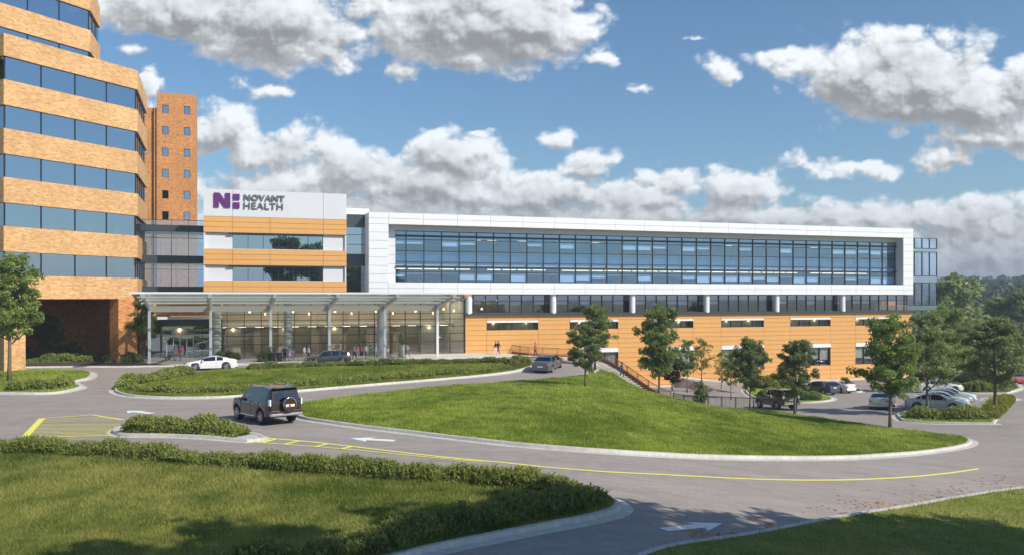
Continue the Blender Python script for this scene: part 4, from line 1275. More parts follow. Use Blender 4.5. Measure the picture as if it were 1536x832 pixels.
m = MB(); strip(m, catmull(ats([(353,661),(404,664.2),(477,669.8),(529,674),(620,683),(690,689.5),(725,692.2)]), .8, False), .13, .016)
for a, b in (((389.6,656.5),(371,661.8)),((413.5,658.2),(395,663.2)),((447,661.2),(428,665.6)),((491.7,665.2),(474,669.4)),((528,669.3),(513.5,672.6))): strip(m, ats([a, b]), .2, .018)
o = m.build('road_marking', MT['yellow_paint'], uv=False); tag(o, 'yellow ladder marking tapering from the narrow island', 'road marking')
m = MB(); hp = [(37,655.4),(63,627.2),(139,622),(186,629.6),(178.5,652.2)]
strip(m, ats(hp[:2]), .34); strip(m, ats(hp[1:4]), .22, .016); strip(m, ats([hp[4], hp[0]]), .2, .016)
for k_ in range(1, 13):
    t = k_/13.0; L_ = (37+(63-37)*t, 655.4-28.2*t)
    ry = 652.2-22.6*t; rx = 178.5+7.5*t
    if t > .75: rx = 186-(t-.75)/.25*40; ry = 629.6-(t-.75)/.25*6.5
    strip(m, ats([(L_[0]+2, L_[1]), (rx-1, ry)]), .11, .018)
o = m.build('road_marking', MT['yellow_paint'], uv=False); tag(o, 'yellow striped no-parking patch left of the narrow island', 'road marking')
def arrow(tail, tip, w, label, head=.42):
    a = Vector(at(*tail)[:2]); b = Vector(at(*tip)[:2]); d = b-a; Ln = d.length; d.normalize(); nn = Vector((-d.y, d.x))
    m = MB(); h = Ln*head
    def P(s, t): p = a+d*s+nn*t; return (p.x, p.y, hA(p.x, p.y)+.014)
    k1 = 5
    for k_ in range(k1):
        s0, s1 = (Ln-h)*k_/k1, (Ln-h)*(k_+1)/k1+(.0)
        m.quad(P(s0, -w*.19), P(s1, -w*.19), P(s1, w*.19), P(s0, w*.19))
    m.add([P(Ln-h, -w*.19), P(Ln-h*1.12, -w/2), P(Ln, 0), P(Ln-h*1.12, w/2), P(Ln-h, w*.19)], [(0, 1, 2, 3, 4)])
    o = m.build('arrow_marking', MT['white_paint'], uv=False); tag(o, label, 'road marking', 'white arrows painted on the driveway')
arrow((228,619.5), (190,615.5), 1.5, 'white painted arrow above the narrow hedge island')
arrow((592,660.5), (525,656.8), 1.3, 'white painted arrow between the yellow line and the mound')
arrow((374,689), (430,690.5), 1.3, 'white painted arrow half hidden behind the long front hedge')
arrow((995,794), (1084,784.5), 1.05, 'white painted arrow in dappled shade on the near road')
m = MB()
for (x, y) in [(46.7,87.6),(45.0,85.0),(43.3,82.4),(41.6,79.9)]:
    strip(m, [(x, y), (x-4.6, y+3.1)], .1)
o = m.build('road_marking', MT['white_paint'], uv=False); tag(o, 'white bay lines between the parked pale cars', 'road marking')
# ------------------------------------------------------------------ vegetation
def leaf_quads(P, size, rng, up=.35, aspect=1.6):
    n = len(P)
    a = rng.normal(size=(n, 3)); a[:, 2] += up; a /= np.linalg.norm(a, axis=1)[:, None]
    r = rng.normal(size=(n, 3)); b = np.cross(a, r); b /= np.linalg.norm(b, axis=1)[:, None]
    s = size*(.6+.8*rng.random(n))[:, None]
    a = a*s*aspect*.5; b = b*s*.5
    V = np.stack([P-a, P-b*.9, P+a, P+b*.9], 1).reshape(-1, 3)
    Fq = np.arange(4*n).reshape(-1, 4)
    return V, Fq
def tree_meshes(seed, Ht, cr, z0, nleaf, leaf, lmat, bark='bark', tr=.13, conifer=False, gap=1.0, limbs=13, lean=.0, top=1.0, fill=38):
    """trunk mesh (with its limbs) and crown mesh for a tree of height Ht"""
    rng = np.random.default_rng(seed); rd = random.Random(seed)
    tk = MB(); tips = []
    n = 8; pts = []; rad = []
    ox = oy = 0
    for k in range(n+1):
        t = k/n; ox += rd.uniform(-.06, .06)*Ht*.12+lean*Ht/n; oy += rd.uniform(-.06, .06)*Ht*.12
        pts.append((ox*t, oy*t, Ht*.93*t*top-.15*(k == 0))); rad.append(tr*(1-t)**.8+.012)
    rad[0] *= 1.35
    tk.tube(pts, rad, 8)
    def on_trunk(t):
        f = t*n; i = min(int(f), n-1); f -= i
        return Vector(pts[i]).lerp(Vector(pts[i+1]), f), rad[i]*(1-f)+rad[i+1]*f
    zc = (z0+Ht)/2; hz = (Ht-z0)/2
    for i in range(limbs):
        t = (z0/Ht)*.82+(1-(z0/Ht)*.82-.08)*(i+.5)/limbs
        p, r = on_trunk(min(t/.93, 1)*.98)
        az = i*2.4+rd.uniform(-.4, .4)
        zt_ = min(Ht*.97, p.z+rd.uniform(.12, .30)*(Ht-z0))
        e = max(0.12, 1-((zt_-zc)/hz)**2)**.5*cr*rd.uniform(.7, 1.08)
        tip = Vector((p.x+math.cos(az)*e, p.y+math.sin(az)*e, zt_))
        midp = p.lerp(tip, .5)+Vector((0, 0, -.06*(tip-p).length))
        r0 = r*.55
        tk.tube([p, midp, tip], [r0, r0*.6, .012], 5, caps=False)
        for j in range(10):
            s = rd.uniform(.3, 1.0); q = p.lerp(tip, s)
            dirv = Vector((rd.gauss(0, 1), rd.gauss(0, 1), rd.uniform(-.1, 1))).normalized()
            ln = cr*rd.uniform(.18, .42)
            q2 = q+dirv*ln
            tk.tube([q, q2], [r0*.35, .006], 4, caps=False)
            tips.append((q2, rd.uniform(.8, 1.15)))
        tips.append((tip, 1.0))
    tips.append((Vector(pts[-1])+Vector((0, 0, .03*Ht)), .9))
    for j in range(fill):                     # outer twigs rounding the crown off
        dv = Vector((rd.gauss(0, 1), rd.gauss(0, 1), rd.gauss(0, 1))).normalized(); rr = rd.uniform(.45, .95)
        egg = 1-.28*max(0, dv.z)
        q2 = Vector((ox*.5+dv.x*cr*rr*egg, oy*.5+dv.y*cr*rr*egg, zc+dv.z*hz*rr))
        q = on_trunk(min(.97, max(.25, (q2.z-.12*Ht)/Ht/.93)))[0].lerp(q2, .45)
        tk.tube([q, q2], [tr*.12, .006], 4, caps=False); tips.append((q2, rd.uniform(.7, 1.1)))
    # a few clumps are left out so that the sky shows through
    rd.shuffle(tips); tips = tips[:int(len(tips)*gap)]
    cl = cr*.21
    Ps = []; T = []
    per = max(4, nleaf//len(tips))
    for q, s in tips:
        c = np.array(q[:])
        m = int(per*s)
        d = rng.normal(size=(m, 3)); d /= np.linalg.norm(d, axis=1)[:, None]
        rr = rng.random(m)**.45
        Ps.append(c+d*rr[:, None]*np.array([cl, cl, cl*.72])*s)
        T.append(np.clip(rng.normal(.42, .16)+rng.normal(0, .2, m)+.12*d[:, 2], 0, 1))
    P = np.concatenate(Ps); T = np.concatenate(T)
    V, Fq = leaf_quads(P, leaf, rng)
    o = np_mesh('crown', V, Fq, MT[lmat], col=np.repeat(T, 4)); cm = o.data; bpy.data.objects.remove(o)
    tm = tk.mesh('trunk', MT[bark]); tm.polygons.foreach_set('use_smooth', [True]*len(tm.polygons))
    return tm, cm
def conifer_meshes(seed, Ht, cr, nleaf, leaf):
    rng = np.random.default_rng(seed); rd = random.Random(seed)
    tk = MB(); tk.tube([(0, 0, -.2), (0, 0, Ht*.97)], [.22, .03], 6)
    Ps = []; T = []; tiers = 22
    for k in range(tiers):
        t = k/tiers; z = Ht*(.08+.9*t); r = cr*(1-t)**.85*(.8+.35*rd.random())
        m = int(nleaf*(1-t)**.8/tiers*1.6)+6
        a = rng.random(m)*2*np.pi; rr = r*rng.random(m)**.6
        lob = .75+.25*np.cos(a*5+k*1.7)
        Ps.append(np.stack([np.cos(a)*rr*lob, np.sin(a)*rr*lob, z-rr*.35+rng.normal(0, .12, m)], 1)); T.append(np.clip(rng.normal(.4, .25, m), 0, 1))
    P = np.concatenate(Ps); T = np.concatenate(T); V, Fq = leaf_quads(P, leaf, rng, up=-.2)
    o = np_mesh('crown', V, Fq, MT['leaf_conifer'], col=np.repeat(T, 4)); cm = o.data; bpy.data.objects.remove(o)
    return tk.mesh('trunk', MT['bark_dark']), cm
def place_tree(meshes, x, y, z, s, rz, label, group, name='tree', sz=1.0, cat='tree'):
    root = empty(name, (x, y, z), rz); root.scale = (s, s, s*sz)
    tag(root, label, cat, group)
    for nm, me in zip(('trunk', 'crown'), meshes):
        o = bpy.data.objects.new(nm, me); C.objects.link(o); o.parent = root
    return root
def zt(x, y): return hA(x, y)+.10
# young street trees: meshes are 1 m-scaled by real height
V1 = tree_meshes(4, 8.0, 2.15, 2.3, 17000, .125, 'leaf_a', tr=.11, limbs=15)
V2 = tree_meshes(8, 8.0, 2.25, 2.0, 17000, .125, 'leaf_b', tr=.12, limbs=14, gap=.94)
V3 = tree_meshes(14, 8.0, 2.3, 2.1, 17000, .125, 'leaf_b', tr=.13, limbs=12, gap=.85)
V4 = tree_meshes(21, 6.0, 1.4, 1.2, 1800, .13, 'leaf_c', tr=.05, limbs=12, gap=.8)
V5 = tree_meshes(27, 6.0, 1.3, 1.5, 2600, .14, 'leaf_a', tr=.05, limbs=12, gap=.85)
V6 = tree_meshes(33, 2.2, .85, .45, 2600, .10, 'leaf_dark', tr=.05, limbs=9)
V7 = tree_meshes(39, 2.2, .8, .15, 3200, .10, 'leaf_b', tr=.05, limbs=9)
SG = 'young trees on the lawns and planters'
x, y, _ = at(14, 573); place_tree(tree_meshes(5, 10.6, 2.4, 3.6, 16000, .14, 'leaf_a', tr=.16, limbs=17), x, y, zt(x, y), 1, .5, 'leafy green tree on the corner grass beside the brick pier, leftmost tree', SG)
def T(px, py, V, H0, Ht, rz, label, xy=None, sz=1.0, group=SG, name='tree', sx=None):
    if xy: x, y = xy
    else: x, y, _ = at(px, py)
    s = (sx or Ht/H0)
    return place_tree(V, x, y, (zt(x, y)), s, rz, label, group, name=name, sz=(Ht/H0)/s)
T(878, 582, V3, 8, 4.9, 1.0, 'dark spreading tree on the grass mound, just right of the grey sedan')
T(0, 0, V1, 8, 6.6, 2.0, 'small round-topped tree at the head of the railing', xy=(8.9, 93.0), sz=1)
T(985, 601, V1, 8, 9.4, 4.6, 'tallest tree by the foot of the stepped path', xy=(15.0, 88.2), sx=1.05)
T(0, 0, V5, 6, 5.8, 1.2, 'slim pale sapling behind the tallest path tree', xy=(20.0, 99.0))
T(0, 0, V4, 6, 5.6, 2.2, 'sparse yellow-green sapling in front of the orange wall', xy=(23.4, 107.0))
T(0, 0, V4, 6, 4.4, 5.2, 'low sparse yellowish sapling next to the yellow-green one', xy=(25.6, 106.0))
T(0, 0, V5, 6, 5.2, .4, 'thin sapling left of the bushy dark-trunked tree', xy=(24.5, 97.0))
T(0, 0, V5, 6, 4.4, 3.4, 'thin sapling just behind the bushy dark-trunked tree', xy=(27.5, 102.0))
T(1125, 616, V2, 8, 6.4, 4.0, 'bushy dark-trunked tree at the edge of the mound', sx=.68)
T(1192, 623.5, V3, 8, 6.3, 4.6, 'layered tree standing before the parked dark brown car', sx=.76)
T(1335, 643, V1, 8, 8.3, .6, 'tall tree near the right tip of the mound')
T(1391, 622, V2, 8, 8.6, 5.4, 'tree rising from the low hedge beside the parked pale cars', sx=.98)
T(1419, 588, V1, 8, 9.4, 3.9, 'tree behind the row of parked pale cars', sx=1.15)
T(1493, 618, V3, 8, 8.0, .2, 'broad tree in the right grass strip of the parking planter', sx=1.15)
T(0, 0, V6, 2.2, 2.9, .2, 'small dark purple-leaved tree below the railing', xy=(18.2, 98.5), sx=1.5)
T(0, 0, V7, 2.2, 2.3, .9, 'rounded dark green shrub behind the black fence', xy=(18.6, 85.5), name='shrub')
T(0, 0, V5, 6, 6.5, 5.4, 'slim tree in the far parking planter, left one', xy=(61.5, 113), group=SG)
T(0, 0, V5, 6, 6.8, 2.4, 'slim tree in the far parking planter, middle one', xy=(64.5, 112), group=SG)
T(0, 0, V5, 6, 6.2, 4.4, 'slim tree in the far parking planter, right one', xy=(66.5, 110), group=SG)
# tree and bushes beside the entrance under the canopy
T(0, 0, V2, 8, 6.8, 1.1, 'shaded tree beside the entrance doors under the canopy', xy=UV(-44.3, -.5), sx=.8)
T(0, 0, V3, 8, 5.0, 1.9, 'small tree in the dark undercroft of the brick building', xy=(-52.5, 98.5), sx=.7)
# shade trees outside the frame, right of the camera
BG_ = 'shade trees just outside the view'
VS = tree_meshes(61, 20.0, 4.6, 10.5, 9500, .36, 'leaf_a', tr=.3, limbs=17)
for (tx, ty, sl, s, rz, lab) in [(.5, 26.0, 19.5, 1.0, .3, 'tall shade tree beside the viewpoint, its shadow on the near road'),
      (8.5, 28.0, 15.5, .80, 1.7, 'tall shade tree on the right bank, its shadow by the near arrow'),
      (-8.5, 23.0, 23.0, 1.05, 3.1, 'tallest shade tree next to the viewpoint, shading the near lawn'),
      (14.0, 29.0, 14.5, .76, 4.2, 'shade tree on the right bank, its shadow along the right kerb'),
      (3.5, 27.0, 18.0, .95, 5.0, 'tall shade tree right of the viewpoint, shading the kerb of the near lawn'),
      (11.8, 29.0, 15.5, .80, 3.6, 'shade tree behind the right kerb, its shadow beyond the near arrow'),
      (11.5, 24.5, 14.5, .80, 2.2, 'shade tree low on the right bank, shading the corner grass'),
      (18.0, 26.0, 14.5, .80, .9, 'shade tree in the middle of the right bank, shading the corner grass'),
      (19.5, 30.0, 14.5, .80, 5.2, 'shade tree farthest right, shading the corner bank')]:
    x, y = tx+sl*.849+.6, ty-sl*.529-.9
    place_tree(VS, x, y, hA(x, y), s, rz, lab, BG_)
# ---------------------------------------------------------------- park trees beyond the lot
K1 = tree_meshes(71, 14, 5.4, 1.6, 5200, .60, 'leaf_far', tr=.32, limbs=16)
K2 = tree_meshes(77, 14, 5.0, 2.4, 5200, .58, 'leaf_b', tr=.3, limbs=15, gap=.93)
K3 = tree_meshes(83, 14, 6.0, 1.2, 5600, .62, 'leaf_a', tr=.34, limbs=17)
K4 = tree_meshes(88, 9, 3.6, 1.0, 3200, .42, 'leaf_c', tr=.2, limbs=13)
PG = 'park trees beyond the parking lot'
adj = ['grey-green', 'dark green', 'olive', 'pale green', 'deep green', 'light green']
park = [  # photo px of the crown centre, distance, height, kind, label
 (1428, 170, 21, 0, 'tallest feathery tree rising beside the glass corner'), (1452, 200, 15, 1, 'rounded grey-green tree right of the glass corner'),
 (1478, 190, 12, 0, 'airy mid-green tree between the glass corner and the oak'), (1500, 185, 15.5, 2, 'broad dark oak on the park lawn'),
 (1540, 180, 17.5, 1, 'large tree cut by the right edge of the view'), (1436, 140, 8.5, 3, 'yellow-leaved tree at the foot of the glass corner'),
 (1458, 150, 9.5, 2, 'low olive tree behind the parking lot'), (1484, 152, 10.5, 0, 'leaning green tree on the park lawn, with its trunk showing'),
 (1515, 158, 10.0, 1, 'green tree beside the far park road'), (1412, 150, 13.5, 2, 'dense tree close behind the glass corner'),
 (1470, 230, 13, 2, 'tree in the second park row, left'), (1495, 240, 14, 0, 'tree in the second park row, middle'), (1525, 235, 13, 1, 'tree in the second park row, right'),
 (1560, 210, 15, 2, 'tree beyond the right edge in the second row'), (1600, 190, 15, 0, 'tree well outside the right edge'),
 (1445, 270, 15, 1, 'hazy park tree farthest left'), (1490, 290, 15, 2, 'hazy park tree in the middle distance'), (1535, 300, 16, 0, 'hazy park tree farthest right')]
for i, (px, D, Ht, kk, lab) in enumerate(park):
    V = (K1, K2, K3, K4)[kk]; h0 = 9 if kk == 3 else 14
    x = (px-HX)/F*D; z = ground_z(x, D)
    place_tree(V, x, D, z, Ht*.74/h0, i*1.9, lab, PG, cat='tree')
# conifer wood on the hills: one mass
def forest():
    rng = np.random.default_rng(5); cm = conifer_meshes(9, 16, 3.6, 900, 1.1)[1]
    nv = len(cm.vertices); co = np.empty(nv*3); cm.vertices.foreach_get('co', co); co = co.reshape(-1, 3)
    bm_ = tree_meshes(91, 15, 5.5, 1.0, 800, 1.3, 'leaf_far', limbs=10)[1]
    nb = len(bm_.vertices); cb = np.empty(nb*3); bm_.vertices.foreach_get('co', cb); cb = cb.reshape(-1, 3)
    Vc = []; Tc = []
    for i in range(820):
        D = rng.uniform(380, 900) if i > 220 else rng.uniform(330, 420)
        px = rng.uniform(1150, 1800) if i % 5 else rng.uniform(1350, 1580)
        x = (px-HX)/F*D; z = far_height(x, D)-.5
        a = rng.random()*6.28; s = rng.uniform(.7, 1.15)
        src = co if rng.random() < .6 else cb
        c, s_ = math.cos(a), math.sin(a)
        q = src*s; q = np.stack([q[:, 0]*c-q[:, 1]*s_+x, q[:, 0]*s_+q[:, 1]*c+D, q[:, 2]+z], 1)
        Vc.append(q); Tc.append(np.full(len(q), rng.uniform(0, .8)))
    for i in range(260):   # tree belt left and behind, seen in reflections only from other spots
        pass
    V = np.concatenate(Vc); T_ = np.concatenate(Tc)
    o = np_mesh('forest', V, np.arange(len(V)).reshape(-1, 4), MT['leaf_conifer'], col=T_)
    tag(o, 'distant wooded hills of mixed conifers under haze', 'forest', kind='stuff')
forest()
# ---------------------------------------------------------------- hedges
def poly_len(p): return sum(math.hypot(p[i+1][0]-p[i][0], p[i+1][1]-p[i][1]) for i in range(len(p)-1))
def hedge(path, width, height, label, name='hedge', dens=260, leaf=.10, mat='leaf_hedge', group='clipped shrub hedges', seed=1, lump=1.6, zf=None, spike=.22, cat='hedge'):
    zf = zf or (lambda x, y: hA_np(x, y)+.1)
    rng = np.random.default_rng(seed)
    P0 = np.array(path); seg = np.hypot(*(P0[1:]-P0[:-1]).T); cum = np.concatenate([[0], np.cumsum(seg)]); Ln = cum[-1]
    def pos(s, o):
        x = np.interp(s, cum, P0[:, 0]); y = np.interp(s, cum, P0[:, 1])
        i = np.clip(np.searchsorted(cum, s)-1, 0, len(seg)-1)
        tx = (P0[i+1, 0]-P0[i, 0])/seg[i]; ty = (P0[i+1, 1]-P0[i, 1])/seg[i]
        return x-ty*o, y+tx*o
    nb = max(3, int(Ln/lump*1.1)); bs = (np.arange(nb)+rng.random(nb)*.6)/nb*Ln; bh = rng.uniform(.68, 1.18, nb); bo = rng.normal(0, width*.08, nb)
    def env(s, o):
        d = np.abs(s[:, None]-bs); k = d.argmin(1); dd = d.min(1)
        e = bh[k]*(1-.35*(dd/(lump*.62))**2.2)
        r = np.clip(np.abs(o-bo[k])/(width/2), 0, 1.15)
        endt = np.clip(np.minimum(s, Ln-s)/(width*.5)+.35, 0, 1)
        return height*np.clip(e, .5, 1.2)*np.sqrt(np.clip(1-r**2.6, 0, 1))*np.sqrt(endt)
    n = int(Ln*width*dens*2.2)
    s = rng.random(n)*Ln; o = rng.uniform(-.5, .5, n)*width*1.04
    h = env(s, o)
    f = np.where(rng.random(n) < .75, 1-.22*rng.random(n), rng.random(n))
    x, y = pos(s, o); z = zf(x, y)+h*f
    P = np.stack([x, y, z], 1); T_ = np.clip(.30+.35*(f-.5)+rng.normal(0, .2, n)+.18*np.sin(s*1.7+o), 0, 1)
    # sprigs that break the outline
    m = int(Ln*width*dens*.16); ss = rng.random(m)*Ln; oo = rng.uniform(-.45, .45, m)*width; hh = env(ss, oo)
    xs, ys = pos(ss, oo); zs = zf(xs, ys)+hh*.92; q = 7
    dirs = np.stack([rng.normal(0, .35, m), rng.normal(0, .35, m), np.ones(m)], 1); ln = rng.uniform(.4, 1.0, m)*spike*height
    SP = (np.stack([xs, ys, zs], 1)[:, None, :]+dirs[:, None, :]*(np.linspace(0, 1, q)[None, :, None]*ln[:, None, None])+rng.normal(0, .018, (m, q, 3))).reshape(-1, 3)
    P = np.concatenate([P, SP]); T_ = np.concatenate([T_, np.clip(rng.normal(.62, .18, m*q), 0, 1)])
    V, Fq = leaf_quads(P, leaf, rng, up=1.1, aspect=2.4)
    col = np.repeat(T_, 4)
    # solid twiggy heart
    ns, no = max(3, int(Ln/.5)), 7
    S, O = np.meshgrid(np.linspace(.05, Ln-.05, ns), np.linspace(-.5, .5, no)*width*.82, indexing='ij')
    Hh = env(S.ravel(), O.ravel())*.8-.02; X, Y = pos(S.ravel(), O.ravel())
    Z = zf(X, Y)+Hh; Z = np.where((np.abs(O.ravel()) > width*.40), zf(X, Y)-.05, Z)
    b = len(V); V = np.concatenate([V, np.stack([X, Y, Z], 1)]); idx = np.arange(ns*no).reshape(ns, no)+b
    F2_ = np.stack([idx[:-1, :-1], idx[1:, :-1], idx[1:, 1:], idx[:-1, 1:]], -1).reshape(-1, 4)
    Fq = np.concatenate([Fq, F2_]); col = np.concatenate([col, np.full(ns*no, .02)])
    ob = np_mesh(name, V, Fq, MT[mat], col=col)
    return tag(ob, label, cat, group)
def hp(l, step=.5): return catmull(ats(l), step, False)
h1 = hp([(-90,690),(0,684),(60,683.5),(114,685),(195,690),(293,699),(390,707),(500,714),(581,720.5),(683,727.5),(770,734),(830,742),(880,752)])
hedge(h1, 1.15, .62, 'long front hedge between the near lawn and the driveway', dens=760, leaf=.042, seed=2, spike=.34)
h2 = hp([(893,757),(850,768),(790,779),(720,792),(640,808),(570,829)])+[(-6.6,21.8),(-12,18)]
hedge(h2, 1.5, .62, 'low shaded hedge along the curved kerb of the near lawn', dens=620, leaf=.045, seed=3, spike=.35)
hedge(hp([(190,650),(250,650.5),(310,652.5),(364,657.5)]), 1.3, .85, 'short hedge on the narrow splitter island', dens=560, leaf=.055, seed=4)
hedge(hp([(186,584),(196,579),(240,572),(285,563)]), 1.6, .8, 'hedge at the left end of the oval island', dens=220, leaf=.10, seed=5)
hedge(hp([(195,588.5),(260,592),(330,591),(400,586.5),(450,582),(560,573.5),(700,562.5),(765,555)]), 1.1, .55, 'low hedge along the front edge of the oval island', dens=200, leaf=.10, seed=6)
hedge(hp([(372,556.5),(420,554),(500,551),(600,549),(700,546.5),(765,545)]), 1.3, .6, 'hedge along the rear edge of the oval island', dens=200, leaf=.11, seed=7)
hedge(hp([(760,553.5),(784,550.5),(789,547),(770,544)]), 1.2, .8, 'rounded hedge at the right tip of the oval island', dens=220, leaf=.10, seed=8)
hedge(hp([(12,587.5),(50,587.5),(80,586),(104,579)]), 1.1, .75, 'small hedge in front of the leftmost tree', dens=260, leaf=.09, seed=9)
hedge(hp([(1362,627.5),(1400,629.5),(1440,630),(1476,629)]), 1.9, .95, 'hedge in front of the parked pale cars', dens=200, leaf=.10, seed=10)
hedge(hp([(1481,629),(1495,615),(1510,600)]), 1.6, .55, 'yellow-green hedge in the right strip of the parking planter', dens=200, leaf=.10, seed=11, mat='leaf_c')
hedge(hp([(1425,586),(1460,588),(1500,587)]), 2.6, 1.1, 'dark hedge behind the parked pale cars', dens=130, leaf=.14, seed=12)
hedge(hp([(1440,575),(1470,574),(1500,573)]), 3.5, 1.8, 'tall dark bushes in the far parking planter', dens=100, leaf=.17, seed=13, mat='leaf_b')
hedge(hp([(1140,594),(1165,597),(1200,600),(1232,600)]), 2.0, .85, 'low mounded shrubs beside the parked brown car', dens=160, leaf=.12, seed=14, mat='leaf_a')
hedge(hp([(1135,583),(1165,582),(1198,581)]), 4.0, 1.7, 'tall light green shrubs in the planter beneath the orange wall', dens=110, leaf=.15, seed=15, mat='leaf_c')
hedge(hp([(1262,583),(1276,584.5)]), 1.3, 1.3, 'small shrub clump beside the white parked car', dens=160, leaf=.13, seed=16, mat='leaf_c')
hedge([(-56.5,91.5),(-52.3,94.5),(-48,97),(-44.6,99.5)], 1.6, .8, 'low light-edged shrubs under the brick building', dens=200, leaf=.11, seed=17, mat='leaf_a')
hedge([(-57,95),(-53,97.5),(-49.5,100)], 2.4, 1.9, 'dark bushes deep in the undercroft', dens=120, leaf=.15, seed=18, mat='leaf_b')
hedge([UV(-48,-1.2),UV(-46.5,-1.4),UV(-44.2,-2.5)], 1.8, 1.0, 'shrubs between the brick pier and the entrance path', dens=200, leaf=.11, seed=19, mat='leaf_b')
hedge([UV(-36.2,-1.2),UV(-33.5,-1.2)], 1.0, 1.0, 'dark shrub beside the first lobby window', dens=200, leaf=.11, seed=20, mat='leaf_b', name='shrub')
hedge([UV(-31.8,-5.8),UV(-30.2,-5.8)], 1.2, 1.2, 'round dark bush before the second canopy post', dens=200, leaf=.11, seed=21, mat='leaf_b', name='shrub')

# ---------------------------------------------------------------- grass
def grass(poly, n, hgt, wid, mat, label, seed, near=None, dmax=200):
    rng = np.random.default_rng(seed)
    xs = [p[0] for p in poly]; ys = [p[1] for p in poly]
    X = rng.uniform(min(xs), max(xs), n*3); Y = rng.uniform(max(min(ys), 13), max(ys), n*3)
    # denser where it is close and only inside the picture's wedge (plus a margin)
    k = (np.abs(X) < Y*.66+3) & (Y < dmax)
    X = X[k]; Y = Y[k]
    p = np.clip((near or 30)/Y, 0, 1)**1.6; kk = rng.random(len(X)) < p; X = X[kk]; Y = Y[kk]
    ins = in_poly_np(X, Y, poly); X = X[ins][:n]; Y = Y[ins][:n]
    m = len(X)
    sc = np.clip(Y/30, .8, 2.2)
    h = hgt*(.5+rng.random(m))*np.sqrt(sc)*(.8+.5*(perlin(X*.5, Y*.5, 5)+.5)); w = wid*(.6+.8*rng.random(m))*sc
    a = rng.random(m)*np.pi; lx = rng.normal(0, .45, m)*h; ly = rng.normal(0, .45, m)*h
    Z = hA_np(X, Y)+.12
    V = np.stack([np.stack([X-np.cos(a)*w/2, Y-np.sin(a)*w/2, Z], 1), np.stack([X+np.cos(a)*w/2, Y+np.sin(a)*w/2, Z], 1), np.stack([X+lx, Y+ly, Z+h], 1)], 1).reshape(-1, 3)
    patch = fbm(X/6, Y/9, 5, 31)*1.5+1.1*fbm(X/1.2, Y/1.6, 4, 37)
    t = np.clip(.45+.6*patch+rng.normal(0, .16, m), 0, 1)
    o = np_mesh('grass', V, np.arange(3*m).reshape(-1, 3), MT[mat], col=np.repeat(t, 3))
    tag(o, label, 'grass', kind='stuff')
grass(LA, 520000, .12, .024, 'grass_blade_dry', 'short patchy grass of the near lawn', 41, near=24)
grass(LJ, 160000, .12, .024, 'grass_blade_dry', 'grass of the near corner bank', 42, near=22)
grass(LC, 330000, .085, .026, 'grass_blade', 'bright green grass of the broad mound', 43, near=45)
grass(LB, 160000, .085, .03, 'grass_blade', 'bright green grass of the oval island', 44, near=60)
grass(LE, 40000, .08, .03, 'grass_blade', 'bright green grass of the corner lawn', 45, near=70)
grass(LF, 12000, .10, .035, 'grass_blade', 'grass in the parking planter', 46, near=80)
# fallen leaves
def litter(pxs, n, spread, label, seed):
    rng = np.random.default_rng(seed); P = []
    for (px, py) in pxs:
        c = at(px, py)
        P.append(np.stack([rng.normal(c[0], spread[0], n), rng.normal(c[1], spread[1], n)], 1))
    P = np.concatenate(P); z = hA_np(P[:, 0], P[:, 1])+.02
    Pz = np.concatenate([P, z[:, None]], 1)
    a = rng.random(len(P))*np.pi*2; s = rng.uniform(.05, .11, len(P))
    dx = np.stack([np.cos(a), np.sin(a), rng.normal(0, .2, len(P))], 1)*s[:, None]; dy = np.stack([-np.sin(a), np.cos(a), rng.normal(0, .2, len(P))], 1)*s[:, None]*.7
    V = np.stack([Pz-dx, Pz-dy, Pz+dx, Pz+dy], 1).reshape(-1, 3); V[:, 2] = np.maximum(V[:, 2], np.repeat(z, 4)-.01)
    o = np_mesh('fallen_leaves', V, np.arange(len(V)).reshape(-1, 4), MT['dead_leaf'], col=np.repeat(rng.random(len(P)), 4)); tag(o, label, 'leaf litter', kind='stuff')
litter([(1050,800),(1068,803),(1150,785)], 26, (.35, .5), 'orange fallen leaves by the near arrow', 51)
litter([(1260,768),(1300,762),(1340,758),(1390,752),(1400,747),(1440,738),(1500,727),(1530,720),(1310,757),(1450,742)], 20, (1.0, .7), 'orange fallen leaves along the right kerb', 52)
litter([(120,573),(140,572),(150,585)], 50, (1.6, 1.8), 'orange fallen leaves at the corner of the driveway', 53)
# ------------------------------------------------------------------ cars
def paint(name, col, metal=.35, rough=.28):
    return principled(name, col, rough=rough, metal=metal, coat=1.0)
paint('paint_brown', (.055, .025, .016)); paint('paint_darkbrown', (.085, .065, .042)); paint('paint_grey', (.06, .062, .07)); paint('paint_slate', (.11, .13, .15))
paint('paint_silver', (.48, .49, .51)); paint('paint_white', (.78, .78, .78), 0); paint('paint_pearl', (.70, .68, .62), .1); paint('paint_rose', (.62, .58, .58), .2)
paint('paint_navy', (.05, .06, .09)); paint('paint_red', (.62, .10, .08), 0); paint('paint_bluewhite', (.62, .67, .74), .1)
glass_mat('car_glass', (.20, .20, .19), refl=.10, rtint=(.95, .97, 1.0))
principled('tyre', (.018, .018, .018), rough=.85)
principled('rim', (.60, .61, .63), rough=.3, metal=.8)
principled('tail_lamp', (.45, .02, .02), rough=.2, coat=1)
principled('clear_lamp', (.75, .76, .78), rough=.12, coat=1)
principled('chrome', (.75, .75, .76), rough=.15, metal=1)
principled('car_black', (.02, .02, .02), rough=.5)
principled('plate_white', (.75, .75, .72), rough=.5); principled('plate_yellow', (.72, .62, .12), rough=.5); principled('plate_ink', (.3, .02, .02), rough=.5)

